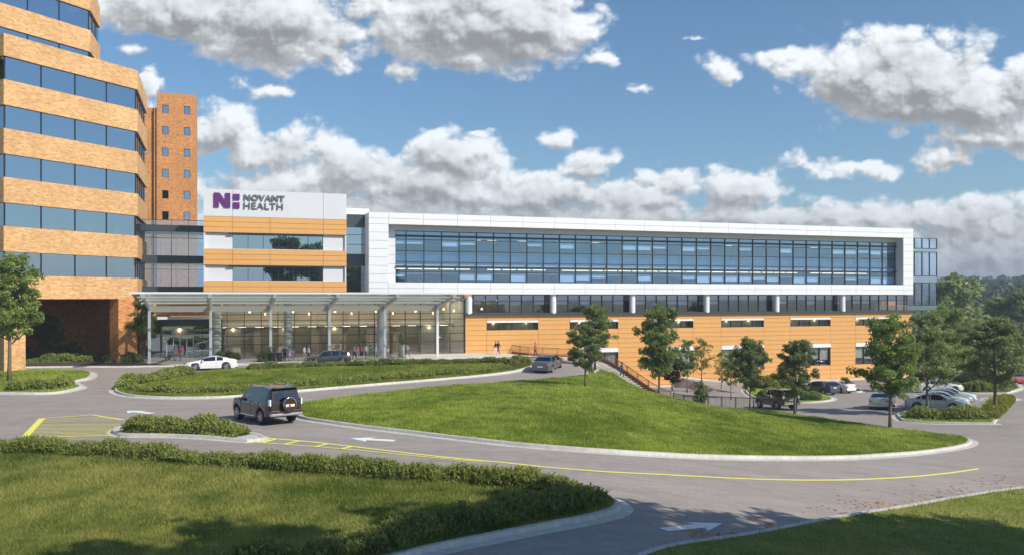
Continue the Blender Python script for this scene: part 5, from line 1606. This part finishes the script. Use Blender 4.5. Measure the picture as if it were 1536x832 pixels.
def interp(x, pts):
    for (a, b), (c, d) in zip(pts[:-1], pts[1:]):
        if x <= c:
            t = 0 if c == a else max(0, (x-a)/(c-a)); return b+(d-b)*t
    return pts[-1][1]
def sinterp(x, pts):
    for (a, b), (c, d) in zip(pts[:-1], pts[1:]):
        if x <= c:
            t = 0 if c == a else max(0, (x-a)/(c-a)); t = t*t*(3-2*t)*.35+t*.65; return b+(d-b)*t
    return pts[-1][1]
def car_meshes(spec):
    """body, glass and trim meshes; x forward (nose +x), z up, origin on the ground between the axles"""
    Lf, Lr = spec['front'], spec['rear']; w = spec['w']/2; wr = spec['wheel']; ax = (spec['axf'], spec['axr'])
    top = spec['top']; belt = spec['belt']; gh = spec['gh']  # gh: glass spans along x
    sill = spec.get('sill', .24)
    xs = list(np.linspace(Lr, Lf, 96))
    for a in ax: xs += [a-wr-.075, a+wr+.075]
    for q in gh['pillars']: xs += [q-.045, q+.045]
    xs += [p[0] for p in top]+[gh['w0'], gh['w1'], gh['r0'], gh['r1']]
    xs = sorted(set(round(float(q), 3) for q in xs))
    def plan(x):
        t = 1.0
        df, dr = Lf-x, x-Lr
        if df < .75: t = min(t, 1-.26*(1-max(df, 0)/.75)**2.4)
        if dr < .6: t = min(t, 1-.14*(1-max(dr, 0)/.6)**2.4)
        return t
    rows = []
    for x in xs:
        zt = sinterp(x, top); zbelt = min(sinterp(x, belt), zt-.03)
        zb = sill
        for a in ax:
            R_ = wr+.07
            if abs(x-a) < R_: zb = max(zb, wr-.02+math.sqrt(max(R_*R_-(x-a)**2, 0))*1.0)
        df, dr = Lf-x, x-Lr
        if df < .25: zb = max(zb, sill+.10*(1-df/.25))
        if dr < .3: zb = max(zb, sill+.14*(1-dr/.3))
        zb = min(zb, zbelt-.12)
        W_ = w*plan(x)
        cabin = gh['r1'] < x < gh['w1'] and zt-zbelt > .06
        g = min(1, max(0, (zt-zbelt)/.45))
        wt = W_*(.93-.17*g)
        zm = (zb+zbelt)/2
        ring = [(0, zb), (W_*.80, zb), (W_*.975, zb+.02), (W_*1.0, zb+(zbelt-zb)*.35), (W_*1.0, zb+(zbelt-zb)*.68), (W_*.965, zbelt),
                (W_*.955-.0*g, zbelt+.015), (wt+.02, zt-.055*max(g, .4)), (wt*.90, zt-.012), (wt*.5, zt+.0), (0, zt+.008)]
        rows.append([(x, y, z) for y, z in ring])
    nr = len(rows[0])
    allv = []
    for r in rows:
        allv += [(x, y, z) for x, y, z in r]+[(x, -y, z) for x, y, z in r[1:-1][::-1]]
    k = nr*2-2
    body, glass = [], []
    for i in range(len(xs)-1):
        xm = (xs[i]+xs[i+1])/2
        for j in range(k):
            q = (i*k+j, i*k+(j+1) % k, (i+1)*k+(j+1) % k, (i+1)*k+j)
            jj = j if j < nr-1 else k-1-j
            isg = False
            if jj == 6:                          # side glass
                z0, z1 = sinterp(xm, top), sinterp(xm, belt)
                isg = gh['s0'] < xm < gh['s1'] and all(abs(xm-p) > .045 for p in gh['pillars']) and z0-z1 > .12
            if jj in (8, 9):                     # windscreen and rear window
                isg = gh['w0'] < xm < gh['w1'] or gh['r1'] < xm < gh['r0']
            if jj == 7: isg = False
            (glass if isg else body).append(q)
    nX = len(xs)
    body.append(tuple(range(k))[::-1]); body.append(tuple((nX-1)*k+j for j in range(k)))
    def mk(name, fs, m, sm=R(38)):
        used = sorted({v for f in fs for v in f}); mp = {v: i for i, v in enumerate(used)}
        mb = MB(); mb.v = [allv[v] for v in used]; mb.f = [[mp[v] for v in f] for f in fs]; mb.m = [0]*len(fs)
        me = mb.mesh(name, MT[m]); me.polygons.foreach_set('use_smooth', [True]*len(me.polygons)); me.set_sharp_from_angle(angle=sm); return me
    return mk('body', body, spec['paint']), mk('window', glass, 'car_glass')
_wheel = {}
def wheel_meshes(r, wd):
    key = (r, wd)
    if key in _wheel: return _wheel[key]
    t = MB(); t.lathe([(r*.66, -wd/2), (r*.9, -wd/2), (r*.985, -wd*.38), (r, -wd*.2), (r, wd*.2), (r*.985, wd*.38), (r*.9, wd/2), (r*.66, wd/2)], 28, axis='y')
    tm = t.mesh('tyre', MT['tyre']); tm.polygons.foreach_set('use_smooth', [True]*len(tm.polygons)); tm.set_sharp_from_angle(angle=R(40))
    m = MB(); m.lathe([(r*.62, wd/2-.05), (r*.685, wd/2+.006), (r*.66, wd/2+.012), (r*.60, wd/2-.02)], 28, axis='y')
    for k in range(7):
        a = 2*math.pi*k/7; b = a+.14
        c0, s0 = math.cos(a), math.sin(a); px, pz_ = -s0, c0
        h = r*.07
        pts = [(c0*r*.12+px*h, s0*r*.12+pz_*h), (c0*r*.12-px*h, s0*r*.12-pz_*h), (c0*r*.64-px*h*1.1, s0*r*.64-pz_*h*1.1), (c0*r*.64+px*h*1.1, s0*r*.64+pz_*h*1.1)]
        y0, y1 = wd/2-.035, wd/2+.004
        m.add([(p[0], y0, p[1]) for p in pts]+[(p[0], y1, p[1]) for p in pts], [(3,2,1,0),(4,5,6,7),(0,1,5,4),(1,2,6,5),(2,3,7,6),(3,0,4,7)])
    m.lathe([(r*.15, wd/2-.04), (r*.15, wd/2+.012), (r*.05, wd/2+.016)], 12, axis='y')
    rm_ = m.mesh('rim', MT['rim'])
    d = MB(); d.lathe([(r*.64, wd/2-.10), (r*.60, wd/2-.06), (.01, wd/2-.06)], 20, axis='y')
    _wheel[key] = (tm, rm_, d.mesh('hub', MT['car_black'])); return _wheel[key]
def link(name, me, parent, loc=None, rot=None):
    o = bpy.data.objects.new(name, me); C.objects.link(o); o.parent = parent
    if loc: o.location = loc
    if rot: o.rotation_euler = rot
    return o
def simple(name, boxes, m, parent, bevel=.012):
    mb = MB()
    for b in boxes: mb.box(*b)
    return mb.build(name, MT[m], parent, uv=False, bevel=bevel)
SPECS = {
 'sedan': dict(front=2.38, rear=-2.38, w=1.84, wheel=.335, axf=1.42, axr=-1.38, sill=.22,
   top=[(-2.38,.80),(-2.33,.98),(-2.2,1.04),(-1.65,1.07),(-1.0,1.34),(-.55,1.42),(0,1.445),(.35,1.41),(1.15,1.02),(1.5,.97),(2.1,.84),(2.32,.68),(2.38,.55)],
   belt=[(-2.38,.72),(-2.2,.90),(-1.2,.955),(0,.93),(1.1,.90),(1.8,.80),(2.2,.68),(2.38,.5)],
   gh=dict(w0=.33,w1=1.17,r0=-.97,r1=-1.66,s0=-1.45,s1=.92,pillars=(-.30,-1.05))),
 'suv': dict(front=2.38, rear=-2.36, w=1.88, wheel=.39, axf=1.46, axr=-1.32, sill=.40,
   top=[(-2.36,1.0),(-2.33,1.12),(-2.22,1.72),(-2.1,1.84),(-1.0,1.90),(.1,1.87),(.45,1.80),(1.12,1.22),(1.4,1.19),(2.05,1.12),(2.28,1.0),(2.38,.75)],
   belt=[(-2.36,.9),(-2.3,1.16),(-1.2,1.15),(0,1.11),(1.1,1.09),(2.0,1.0),(2.3,.85),(2.38,.6)],
   gh=dict(w0=.43,w1=1.13,r0=-2.20,r1=-2.335,s0=-2.08,s1=.95,pillars=(-.28,-1.18))),
 'wagon': dict(front=2.36, rear=-2.30, w=1.84, wheel=.345, axf=1.42, axr=-1.34, sill=.26,
   top=[(-2.30,.9),(-2.26,1.05),(-1.95,1.40),(-1.75,1.50),(-.8,1.56),(0,1.55),(.35,1.50),(1.12,1.08),(1.5,1.03),(2.1,.90),(2.3,.75),(2.36,.6)],
   belt=[(-2.30,.8),(-2.2,1.02),(-1.2,1.02),(0,.98),(1.1,.95),(1.8,.85),(2.2,.72),(2.36,.5)],
   gh=dict(w0=.33,w1=1.13,r0=-1.88,r1=-2.24,s0=-1.9,s1=.92,pillars=(-.30,-1.12))),
 'coupe': dict(front=2.35, rear=-2.30, w=1.86, wheel=.34, axf=1.40, axr=-1.30, sill=.18,
   top=[(-2.30,.75),(-2.25,.92),(-1.9,1.00),(-1.2,1.17),(-.55,1.29),(-.1,1.30),(.25,1.26),(1.15,.92),(1.6,.86),(2.1,.72),(2.3,.58),(2.35,.48)],
   belt=[(-2.30,.68),(-2.1,.86),(-1.0,.88),(0,.85),(1.1,.82),(1.8,.74),(2.2,.6),(2.35,.42)],
   gh=dict(w0=.22,w1=1.17,r0=-.62,r1=-1.7,s0=-1.05,s1=.9,pillars=(-.42,))),
}
def make_car(kind, pnt, x, y, heading, label, s=1.0, plate='plate_white', group='cars in the driveway and parking lot', z=None, spare=False, name=None):
    sp = dict(SPECS[kind]); sp['paint'] = pnt
    hx, hy = heading; n = math.hypot(hx, hy); hx /= n; hy /= n
    g = lambda a, b: H(a, b)
    fz, rz_ = g(x+hx*1.4, y+hy*1.4), g(x-hx*1.4, y-hy*1.4)
    lz, r2 = g(x-hy*.8, y+hx*.8), g(x+hy*.8, y-hx*.8)
    root = empty(name or {'sedan': 'sedan', 'suv': 'suv', 'wagon': 'estate_car', 'coupe': 'coupe'}[kind], (x, y, (fz+rz_)/2 + .01))
    pitch = math.atan2(fz-rz_, 2.8); roll = math.atan2(lz-r2, 1.6)
    root.rotation_euler = (roll, -pitch, math.atan2(hy, hx)); root.scale = (s, s, s)
    tag(root, label, 'car', group)
    bmsh, gmsh = car_meshes(sp)
    body = link('body', bmsh, root); link('window', gmsh, root)
    w = sp['w']/2; wr = sp['wheel']; Lf, Lr = sp['front'], sp['rear']; wd = .235 if kind != 'suv' else .27
    t, r_, d = wheel_meshes(wr, wd)
    for ax in (sp['axf'], sp['axr']):
        for sd in (1, -1):
            wh = link('wheel', d, root, (ax, sd*(w-wd/2-.015), wr), (0, 0, 0 if sd > 0 else math.pi))
            link('tyre', t, wh); link('rim', r_, wh)
    # wheel wells, floor, seats silhouettes
    zb = sp['sill']
    simple('underbody', [(Lr+.35, Lf-.35, -w*.7, w*.7, zb-.04, zb+.06)], 'car_black', root, 0)
    zt = sinterp(sp['gh']['s0']+.3, sp['belt'])
    for (sx, sy) in ((.25, .38), (.25, -.38), (-.75, .38), (-.75, -.38)):
        simple('seat', [(sx-.12, sx+.10, sy-.24, sy+.24, zb+.1, zt+.17), (sx-.08, sx+.04, sy-.13, sy+.13, zt+.17, zt+.33)], 'car_black', root, .03)
    zl = sinterp(Lr+.1, sp['belt'])
    by = w*.80
    if kind == 'suv':
        for sd in (1, -1):
            simple('tail_light', [(Lr+.01, Lr+.22, sd*(w*.86), sd*(w*.885+.062), .98, 1.30)], 'clear_lamp', root)
            simple('side_step', [(-.85, .95, sd*(w-.06), sd*(w+.06), .36, .42)], 'chrome', root)
            simple('roof_rail', [(-1.7, .1, sd*(w*.70), sd*(w*.70+.04), 1.90, 1.94)], 'chrome', root)
        simple('bumper', [(Lr-.10, Lr+.12, -w*.93, w*.93, .46, .60)], 'chrome', root, .03)
        simple('bumper_skirt', [(Lr-.06, Lr+.2, -w*.93, w*.93, .60, .74)], pnt, root, .03)
        simple('spoiler', [(Lr+.02, Lr+.30, -w*.72, w*.72, 1.825, 1.87)], 'car_black', root, .02)
        simple('tail_panel', [(Lr-.012, Lr+.02, -w*.83, w*.83, .78, 1.16)], 'car_black', root, .02)
        if spare:
            m = MB(); m.lathe([(.02, -.10), (.34, -.10), (.38, -.06), (.38, .10), (.34, .14), (.02, .14)], 28, axis='y')
            sc = m.build('spare_wheel_cover', MT[pnt], root, uv=False, smooth=R(40)); sc.location = (Lr-.16, -.05, 1.04); sc.rotation_euler = (0, 0, math.pi/2)
            m = MB(); m.tube([(.345*math.cos(a), .145, .345*math.sin(a)) for a in np.linspace(-.2, math.pi+.2, 22)], .022, 6)
            c2 = m.build('cover_trim', MT['chrome'], sc, uv=False, smooth=True)
            simple('number_plate', [(Lr-.315, Lr-.30, -.30, .18, .93, 1.05)], plate, root, .004)
            simple('plate_badge', [(Lr-.322, Lr-.314, -.08, .02, .94, 1.04)], 'plate_ink', root, 0)
        else:
            simple('number_plate', [(Lr-.03, Lr-.01, -.26, .26, .90, 1.02)], plate, root, .004)
    else:
        for sd in (1, -1):
            simple('tail_light', [(Lr-.005, Lr+.20, sd*(w*.55), sd*(w*.87), zl-.14, zl+.01)], 'tail_lamp', root, .02)
        simple('number_plate', [(Lr-.02, Lr+.0, -.26, .26, zl-.24, zl-.13)], plate, root, .004)
        simple('bumper', [(Lr-.03, Lr+.2, -w*.84, w*.84, zb+.06, zb+.25)], pnt, root, .05)
        simple('bumper_skirt', [(Lr-.02, Lr+.2, -w*.7, w*.7, zb-.01, zb+.07)], 'car_black', root, .02)
    zh = sinterp(Lf-.12, sp['top'])
    for sd in (1, -1):
        simple('headlight', [(Lf-.30, Lf-.06, sd*(w*.52), sd*(w*.80), zh-.17, zh-.05)], 'clear_lamp', root, .03)
        simple('wing_mirror', [(sp['gh']['s1']-.22, sp['gh']['s1']-.08, sd*(w*.97), sd*(w*.97+.19), sinterp(.8, sp['belt'])+.0, sinterp(.8, sp['belt'])+.15)], pnt, root, .03)
        for k, q in enumerate(sp['gh']['pillars'][:2]):
            zq = sinterp(q, sp['belt'])
            simple('door_handle', [(q-.26, q-.08, sd*(w*.985), sd*(w*.985+.025), zq-.15, zq-.115)], 'chrome' if kind == 'suv' else pnt, root, .005)
        # shut lines
        for q in (sp['gh']['pillars'][0], sp['gh']['pillars'][-1] if len(sp['gh']['pillars']) > 1 else -1.0, .95):
            simple('door_gap', [(q-.006, q+.006, sd*(w*.97), sd*(w+.003), zb+.10, sinterp(q, sp['belt'])-.02)], 'car_black', root, 0)
    simple('grille', [(Lf-.10, Lf+.005, -w*.42, w*.42, zh-.28, zh-.12)], 'car_black', root, .01)
    simple('front_bumper', [(Lf-.16, Lf+.02, -w*.66, w*.66, zb+.06, zb+.22)], pnt, root, .04)
    return root
x, y, _ = at(406, 633); make_car('suv', 'paint_brown', x-.55, y+.9, (-.66, .75), 'dark brown SUV with a rear spare wheel driving past the narrow hedge island', s=1.09, spare=True)
x, y, _ = at(822, 554); make_car('sedan', 'paint_slate', x, y, (.34, .94), 'dark grey sedan driving up beside the tip of the oval island', s=1.05)
make_car('coupe', 'paint_white', *UV(-36.6, -14.0), (-UX, -UY-.03), 'low white coupe at the drop-off before the entrance doors', s=1.08)
make_car('wagon', 'paint_grey', *UV(-24.8, -11.8), (-UX, -UY), 'dark grey estate car at the drop-off before the lobby', s=1.03)
x, y, _ = at(1169, 613); make_car('suv', 'paint_darkbrown', x, y+1.0, (-.34, .94), 'dark olive brown SUV parked beside the low mounded shrubs', s=1.0)
make_car('wagon', 'paint_navy', 35.6, 100.5, (-.5, .86), 'dark blue crossover parked behind the mounded shrubs')
make_car('sedan', 'paint_white', 38.4, 103.0, (-.5, .86), 'white sedan parked beside the dark blue crossover')
x, y, _ = at(1324, 611); make_car('sedan', 'paint_silver', x, y, (.50, .86), 'silver sedan with a yellow plate driving along the parking aisle', plate='plate_yellow', s=1.05)
hd_ = (.83, -.557)
make_car('sedan', 'paint_white', 44.0, 87.2, hd_, 'white sedan, farthest of the four parked side by side', s=1.05)
make_car('sedan', 'paint_silver', 42.3, 84.6, hd_, 'silver grey sedan between the white and the pale blue parked sedans', s=1.05)
make_car('sedan', 'paint_bluewhite', 40.6, 82.0, hd_, 'pale blue sedan parked second from the low hedge', s=1.05)
make_car('sedan', 'paint_rose', 38.9, 79.5, hd_, 'pale rose sedan right behind the low hedge, nearest of the four', s=1.05)
make_car('sedan', 'paint_pearl', 49.5, 100.5, (.95, -.25), 'pearl grey sedan in the row behind the four parked cars', s=1.05)
make_car('coupe', 'paint_red', 67.0, 115.0, (-.2, -.98), 'red car at the right edge of the far driveway')
make_car('sedan', 'paint_white', 57.8, 119.0, (.8, -.5), 'white sedan half hidden behind the far planter, left one')
make_car('sedan', 'paint_silver', 62.4, 120.0, (.8, -.5), 'silver sedan half hidden behind the far planter, right one')
# ------------------------------------------------------------------ people, railing, small things
principled('skin', (.50, .30, .21), rough=.6); principled('skin_dark', (.20, .11, .07), rough=.6)
principled('hair_dark', (.03, .02, .015), rough=.7); principled('hair_blond', (.35, .22, .09), rough=.7)
for nm, c in dict(cloth_white=(.72,.71,.69), cloth_red=(.60,.06,.06), cloth_dark=(.03,.03,.04), cloth_navy=(.04,.05,.10), cloth_green=(.04,.22,.12), cloth_pink=(.60,.38,.38), cloth_purple=(.28,.24,.42), cloth_grey=(.28,.28,.30), cloth_blue=(.14,.22,.40), cloth_tan=(.42,.33,.22), cloth_pale=(.5,.52,.46)).items():
    principled(nm, c, rough=.85)
def person(x, y, face, shirt, legs, label, z=None, stride=.22, skin='skin', hair='hair_dark', hgt=1.74, skirt=False, arms=.12, seed=0, bag=None):
    rd = random.Random(seed)
    vs = []; es = []; rad = []
    def V(p, r, par=None):
        vs.append(p); rad.append(r)
        if par is not None: es.append((par, len(vs)-1))
        return len(vs)-1
    pel = V((0, 0, .94), .135); waist = V((0.01, 0, 1.08), .12, pel); chest = V((.0, 0, 1.30), .145, waist); neckb = V((0, 0, 1.45), .075, chest)
    neck = V((.01, 0, 1.52), .052, neckb); head = V((.02, 0, 1.62), .088, neck); crown = V((.015, 0, 1.70), .075, head)
    hands = []
    for s in (1, -1):
        f = stride*s
        hip = V((0, s*.09, .88), .10, pel); kn = V((f*.55+.03, s*.095, .48), .062, hip); ank = V((f, s*.10, .09), .040, kn); toe = V((f+.15, s*.11, .035), .035, ank)
        sh = V((0, s*.17, 1.40), .06, neckb); el = V((-f*.5-.02, s*.23, 1.13), .042, sh); wr_ = V((-f*.9+arms, s*.235, .88), .028, el)
        hd = V((-f*.98+arms*1.15, s*.235, .82), .030, wr_); hands.append((vs[hd], s))
    me = bpy.data.meshes.new('body'); me.from_pydata(vs, es, []); 
    root = empty('person', (x, y, (H(x, y) if z is None else z)), math.atan2(face[1], face[0])); k = hgt/1.78; root.scale = (k, k, k)
    tag(root, label, 'person', 'people around the entrance')
    o = bpy.data.objects.new('body', me); C.objects.link(o)
    md = o.modifiers.new('skin', 'SKIN'); md.use_smooth_shade = True
    for i, sv in enumerate(me.skin_vertices[0].data): sv.radius = (rad[i], rad[i]*(1.25 if i in (pel, waist, chest) else 1)); sv.use_root = (i == pel)
    sd = o.modifiers.new('sub', 'SUBSURF'); sd.levels = 1; sd.render_levels = 1
    dg = bpy.context.evaluated_depsgraph_get(); dg.update(); m2 = bpy.data.meshes.new_from_object(o.evaluated_get(dg)); bpy.data.objects.remove(o)
    # fingers and face grown onto the same mesh
    ex = MB()
    for (h, s) in hands:
        for q, (dx, ln) in enumerate(((.024, .072), (.008, .085), (-.008, .08), (-.024, .062))):
            a = (h[0]+dx, h[1]-s*.005, h[2]-.015); ex.tube([a, (a[0]+.004, a[1]-s*.006, a[2]-ln*.55), (a[0]+.014, a[1]-s*.018, a[2]-ln)], [.010, .009, .006], 5)
        ex.tube([(h[0]+.022, h[1]-s*.01, h[2]+.01), (h[0]+.045, h[1]-s*.02, h[2]-.025), (h[0]+.045, h[1]-s*.028, h[2]-.05)], [.011, .010, .007], 5)
    ex.tube([(.10, 0, 1.64), (.122, 0, 1.61), (.10, 0, 1.60)], [.008, .014, .008], 5)
    for s in (1, -1): ex.lathe([(.004, -.02), (.018, -.01), (.018, .01), (.004, .02)], 6, (.02, s*.088, 1.615))
    bmx = bmesh.new(); bmx.from_mesh(m2)
    tmp = ex.mesh('t', MT[skin]); bmx.from_mesh(tmp); bmx.to_mesh(m2); bmx.free()
    m2.materials.clear()
    for mm in (skin, shirt, legs, 'car_black'): m2.materials.append(MT[mm])
    for p in m2.polygons:
        c = p.center; p.use_smooth = True
        mi = 0
        if c.z < .085: mi = 3
        elif c.z < .97 and abs(c.y) < .20 and not (abs(c.y) > .19 and c.z > .75): mi = 2
        elif .97 <= c.z < 1.47 and (abs(c.y) < .2 or c.z > 1.02): mi = 1
        if c.z < .97 and abs(c.y) > .195: mi = 0
        if skirt and c.z < .52 and c.z > .085: mi = 0
        p.material_index = mi
    b = bpy.data.objects.new('body', m2); C.objects.link(b); b.parent = root
    hm = MB(); hm.lathe([(.02, .125), (.06, .115), (.088, .08), (.099, .03), (.098, -.02), (.085, -.07), (.05, -.09 if hair != 'hair_blond' else -.16), (.02, -.09 if hair != 'hair_blond' else -.18)][::-1], 12, (-.012, 0, 1.645))
    for i, v in enumerate(hm.v):
        if v[0] > .045 and v[2] < 1.69: hm.v[i] = (.045, v[1]*.9, v[2])
    hm.build('hair', MT[hair], root, uv=False, smooth=True)
    if skirt:
        sk = MB(); sk.lathe([(.25, -.45), (.20, -.2), (.15, 0), (.14, .06)], 14, (stride*.0, 0, .98)); sk.build('skirt', MT[legs], root, uv=False, smooth=True)
    if bag:
        bg = MB(); bg.box(-.24, -.13, -.14, .14, 1.05, 1.42); bo = bg.build('backpack', MT[bag], None, uv=False, bevel=.03)
        bo.parent = root
    return root
def pp(px, v, py=None):
    u = pu(px, v); return UV(u, v)
P_ = .12
def pers(px, v, face, *a, **k):
    x, y = pp(px, v); person(x, y, face, *a, z=hA(x, y)+(P_ if v > -8.1 else 0.0), **k)
pers(261.5, -1.5, (-.1, 1), 'cloth_pale', 'cloth_grey', 'person in a pale shirt walking to the entrance doors', seed=1)
pers(271, -2.0, (.0, 1), 'cloth_red', 'cloth_grey', 'person in a red top walking beside the pale shirt', seed=2, hgt=1.66)
pers(427, -5.8, (.2, -1), 'cloth_dark', 'cloth_dark', 'person in a dark suit beside the third canopy post', seed=3)
pers(434, -5.4, (-.4, -1), 'cloth_white', 'cloth_pink', 'person in white with a pink skirt next to the dark suit', seed=4, skirt=True, hgt=1.68)
pers(439, -5.0, (-.6, -.8), 'cloth_purple', 'cloth_purple', 'person in lilac clothes standing right of the dark suit', seed=5, hgt=1.68)
pers(456.5, -5.6, (.8, -.4), 'cloth_white', 'cloth_tan', 'person in a white shirt and tan trousers left of the estate car', seed=6)
pers(463, -5.4, (-.8, -.4), 'cloth_white', 'cloth_dark', 'person in a white shirt and black trousers left of the estate car', seed=7, hair='hair_blond', hgt=1.66)
pers(531.5, -6.0, (.9, -.2), 'cloth_grey', 'cloth_dark', 'person in a grey top at the rear of the estate car', seed=8)
pers(542.5, -6.2, (-.7, -.6), 'cloth_red', 'cloth_dark', 'person in a red top and dark skirt in the small crowd', seed=9, skirt=True, hgt=1.66)
pers(549, -5.4, (-.4, -.9), 'cloth_white', 'cloth_grey', 'person in white between the red and the green tops', seed=10)
pers(556, -6.2, (-.6, .8), 'cloth_green', 'cloth_green', 'person in a green dress near the large round column', seed=11, skirt=True, hgt=1.68)
pers(563.5, -5.6, (.8, .3), 'cloth_white', 'cloth_tan', 'person in white with tan trousers next to the round column', seed=12, hair='hair_blond', hgt=1.68)
pers(536.5, -4.8, (.5, -.8), 'cloth_pink', 'cloth_grey', 'person in a pink top partly hidden in the small crowd', seed=13, hgt=1.66)
pers(611, -4.6, (.95, .2), 'cloth_white', 'cloth_blue', 'person in a white shirt walking past the stone planter', seed=14, stride=.3)
pers(743.5, -3.2, (-.8, -.3), 'cloth_dark', 'cloth_white', 'person in black and white before the orange wall', seed=15, stride=.25, hgt=1.70)
pers(747.5, -2.8, (-.7, -.5), 'cloth_dark', 'cloth_dark', 'person dressed in black before the orange wall', seed=16, stride=.28)
x, y = 8.05/ (100.0/100.0)*.0+ (803-HX)/F*104.4, 104.4
person(x, y, (.7, -.5), 'cloth_red', 'cloth_dark', 'person in a red jacket beside the railing', z=hA(x, y)+P_, seed=17, stride=.15)
t_ = .46; c0 = lerp2(PL0, PL1, t_); c1 = lerp2(PATH_R0, PATH_R1, t_); x, y = lerp2(c0, c1, .45)
person(x, y, (-.5, .85), 'cloth_navy', 'cloth_dark', 'person with a blue backpack climbing the stepped path', z=hA(*c1)+.11, seed=18, stride=.2, bag='cloth_blue')

# railing along the pavement edge and down the path
def railing(name, pts, zf, base_h, label, mat='black_iron', rail_mat='rust', hgt=1.05, cat='railing'):
    root = empty(name, (pts[0][0], pts[0][1], zf(*pts[0])))
    tag(root, label, cat)
    ox, oy, oz = root.location
    d = []
    for a, b in zip(pts[:-1], pts[1:]):
        n = max(1, round(math.hypot(b[0]-a[0], b[1]-a[1])/1.8)); d += [lerp2(a, b, k/n) for k in range(n)]
    d.append(pts[-1])
    P = [(p[0]-ox, p[1]-oy, zf(*p)-oz) for p in d]
    bars = MB()
    for p in P:
        m = MB(); m.box(p[0]-.045, p[0]+.045, p[1]-.045, p[1]+.045, p[2], p[2]+hgt+.06); m.build('post', MT[mat if base_h == 0 else rail_mat], root, uv=False)
    tr_, br_, bs = MB(), MB(), MB()
    for a, b in zip(P[:-1], P[1:]):
        A, Bq = Vector(a), Vector(b); up = Vector((0, 0, 1))
        tr_.beam(A+up*hgt, Bq+up*hgt, .07, .06); br_.beam(A+up*(base_h+.08), Bq+up*(base_h+.08), .05, .04)
        if base_h: bs.beam(A+up*(base_h/2-.15), Bq+up*(base_h/2-.15), .12, base_h+.3)
        n = max(2, int((Bq-A).length/.14))
        for k in range(1, n):
            q = A.lerp(Bq, k/n); bars.box(q.x-.011, q.x+.011, q.y-.011, q.y+.011, q.z+base_h+.05, q.z+hgt)
    tr_.build('top_rail', MT[rail_mat], root, uv=False); br_.build('bottom_rail', MT[rail_mat], root, uv=False)
    if base_h: bs.build('base_plate', MT['rust'], root, uv=False)
    bars.build('balusters', MT[mat], root, uv=False)
zpl = lambda x, y: hA(x, y)+.12
sh_ = lambda p, dx, dy: (p[0]+dx, p[1]+dy)
railing('railing', [sh_(F0, -.1, -.5), sh_(F1, -.15, -.1), sh_(F2, -.1, -.1), sh_(PATH_R0, -.12, -.12)], zpl, .28, 'rust brown railing along the pavement before the orange wall')
railing('railing', [sh_(PATH_R0, .0, -.0), sh_(PATH_R1, .0, 0)], lambda x, y: hA(x, y)+.10, .35, 'dark barred railing with rust base descending along the stepped path')
fp = [(16.8, 90.2), (18.2, 86.2), (21.3, 82.5), (24.2, 80.6), (26.2, 79.8)]
railing('fence', fp, lambda x, y: hA(x, y), 0, 'black bar fence at the far edge of the grass mound', rail_mat='black_iron', cat='fence', hgt=1.1)
# stone planter and bins
x, y = UV(pu(602, -3.5), -3.5); root = empty('planter', (x, y, hA(x, y)+P_)); tag(root, 'tall stone planter with a dark plant outside the lobby', 'planter')
m = MB(); m.lathe([(.45, 0), (.45, .08), (.38, .12), (.42, 1.35), (.48, 1.42), (.48, 1.5), (.40, 1.5), (.38, 1.42)], 16); m.build('pot', MT['stone'], root, smooth=R(35))
pm = tree_meshes(101, 1.3, .55, .1, 500, .12, 'leaf_b', tr=.03, limbs=6)[1]; o = bpy.data.objects.new('plant', pm); C.objects.link(o); o.parent = root; o.location = (0, 0, 1.4)
for i, (px, lab) in enumerate(((419, 'grey litter bin left of the dark suited person'), (409.5, 'grey litter bin at the foot of the third canopy post'))):
    x, y = UV(pu(px, -6.4), -6.4); root = empty('litter_bin', (x, y, hA(x, y)+P_)); tag(root, lab, 'litter bin')
    m = MB(); m.lathe([(.27, 0), (.30, .05), (.30, .85), (.32, .87), (.32, .95), (.20, 1.02)], 16); m.build('bin_body', MT['dark_metal'], root, smooth=R(35))
    m = MB(); m.box(-.16, .16, -.325, -.29, .68, .8); m.build('opening', MT['car_black'], root, uv=False)
HAZE = 0.0006
def haze():
    m, nt, out = new_mat('haze')
    v = N(nt, 'ShaderNodeVolumePrincipled'); v.inputs['Color'].default_value = (.80, .88, 1.0, 1); v.inputs['Density'].default_value = HAZE; v.inputs['Anisotropy'].default_value = .3
    L(nt, v.outputs[0], out.inputs['Volume'])
    mb = MB(); mb.box(-6200, 6200, -3200, 6650, -8, 60); o = mb.build('haze', m, uv=False); tag(o, 'thin pale air haze over the hills', kind='stuff')
haze()
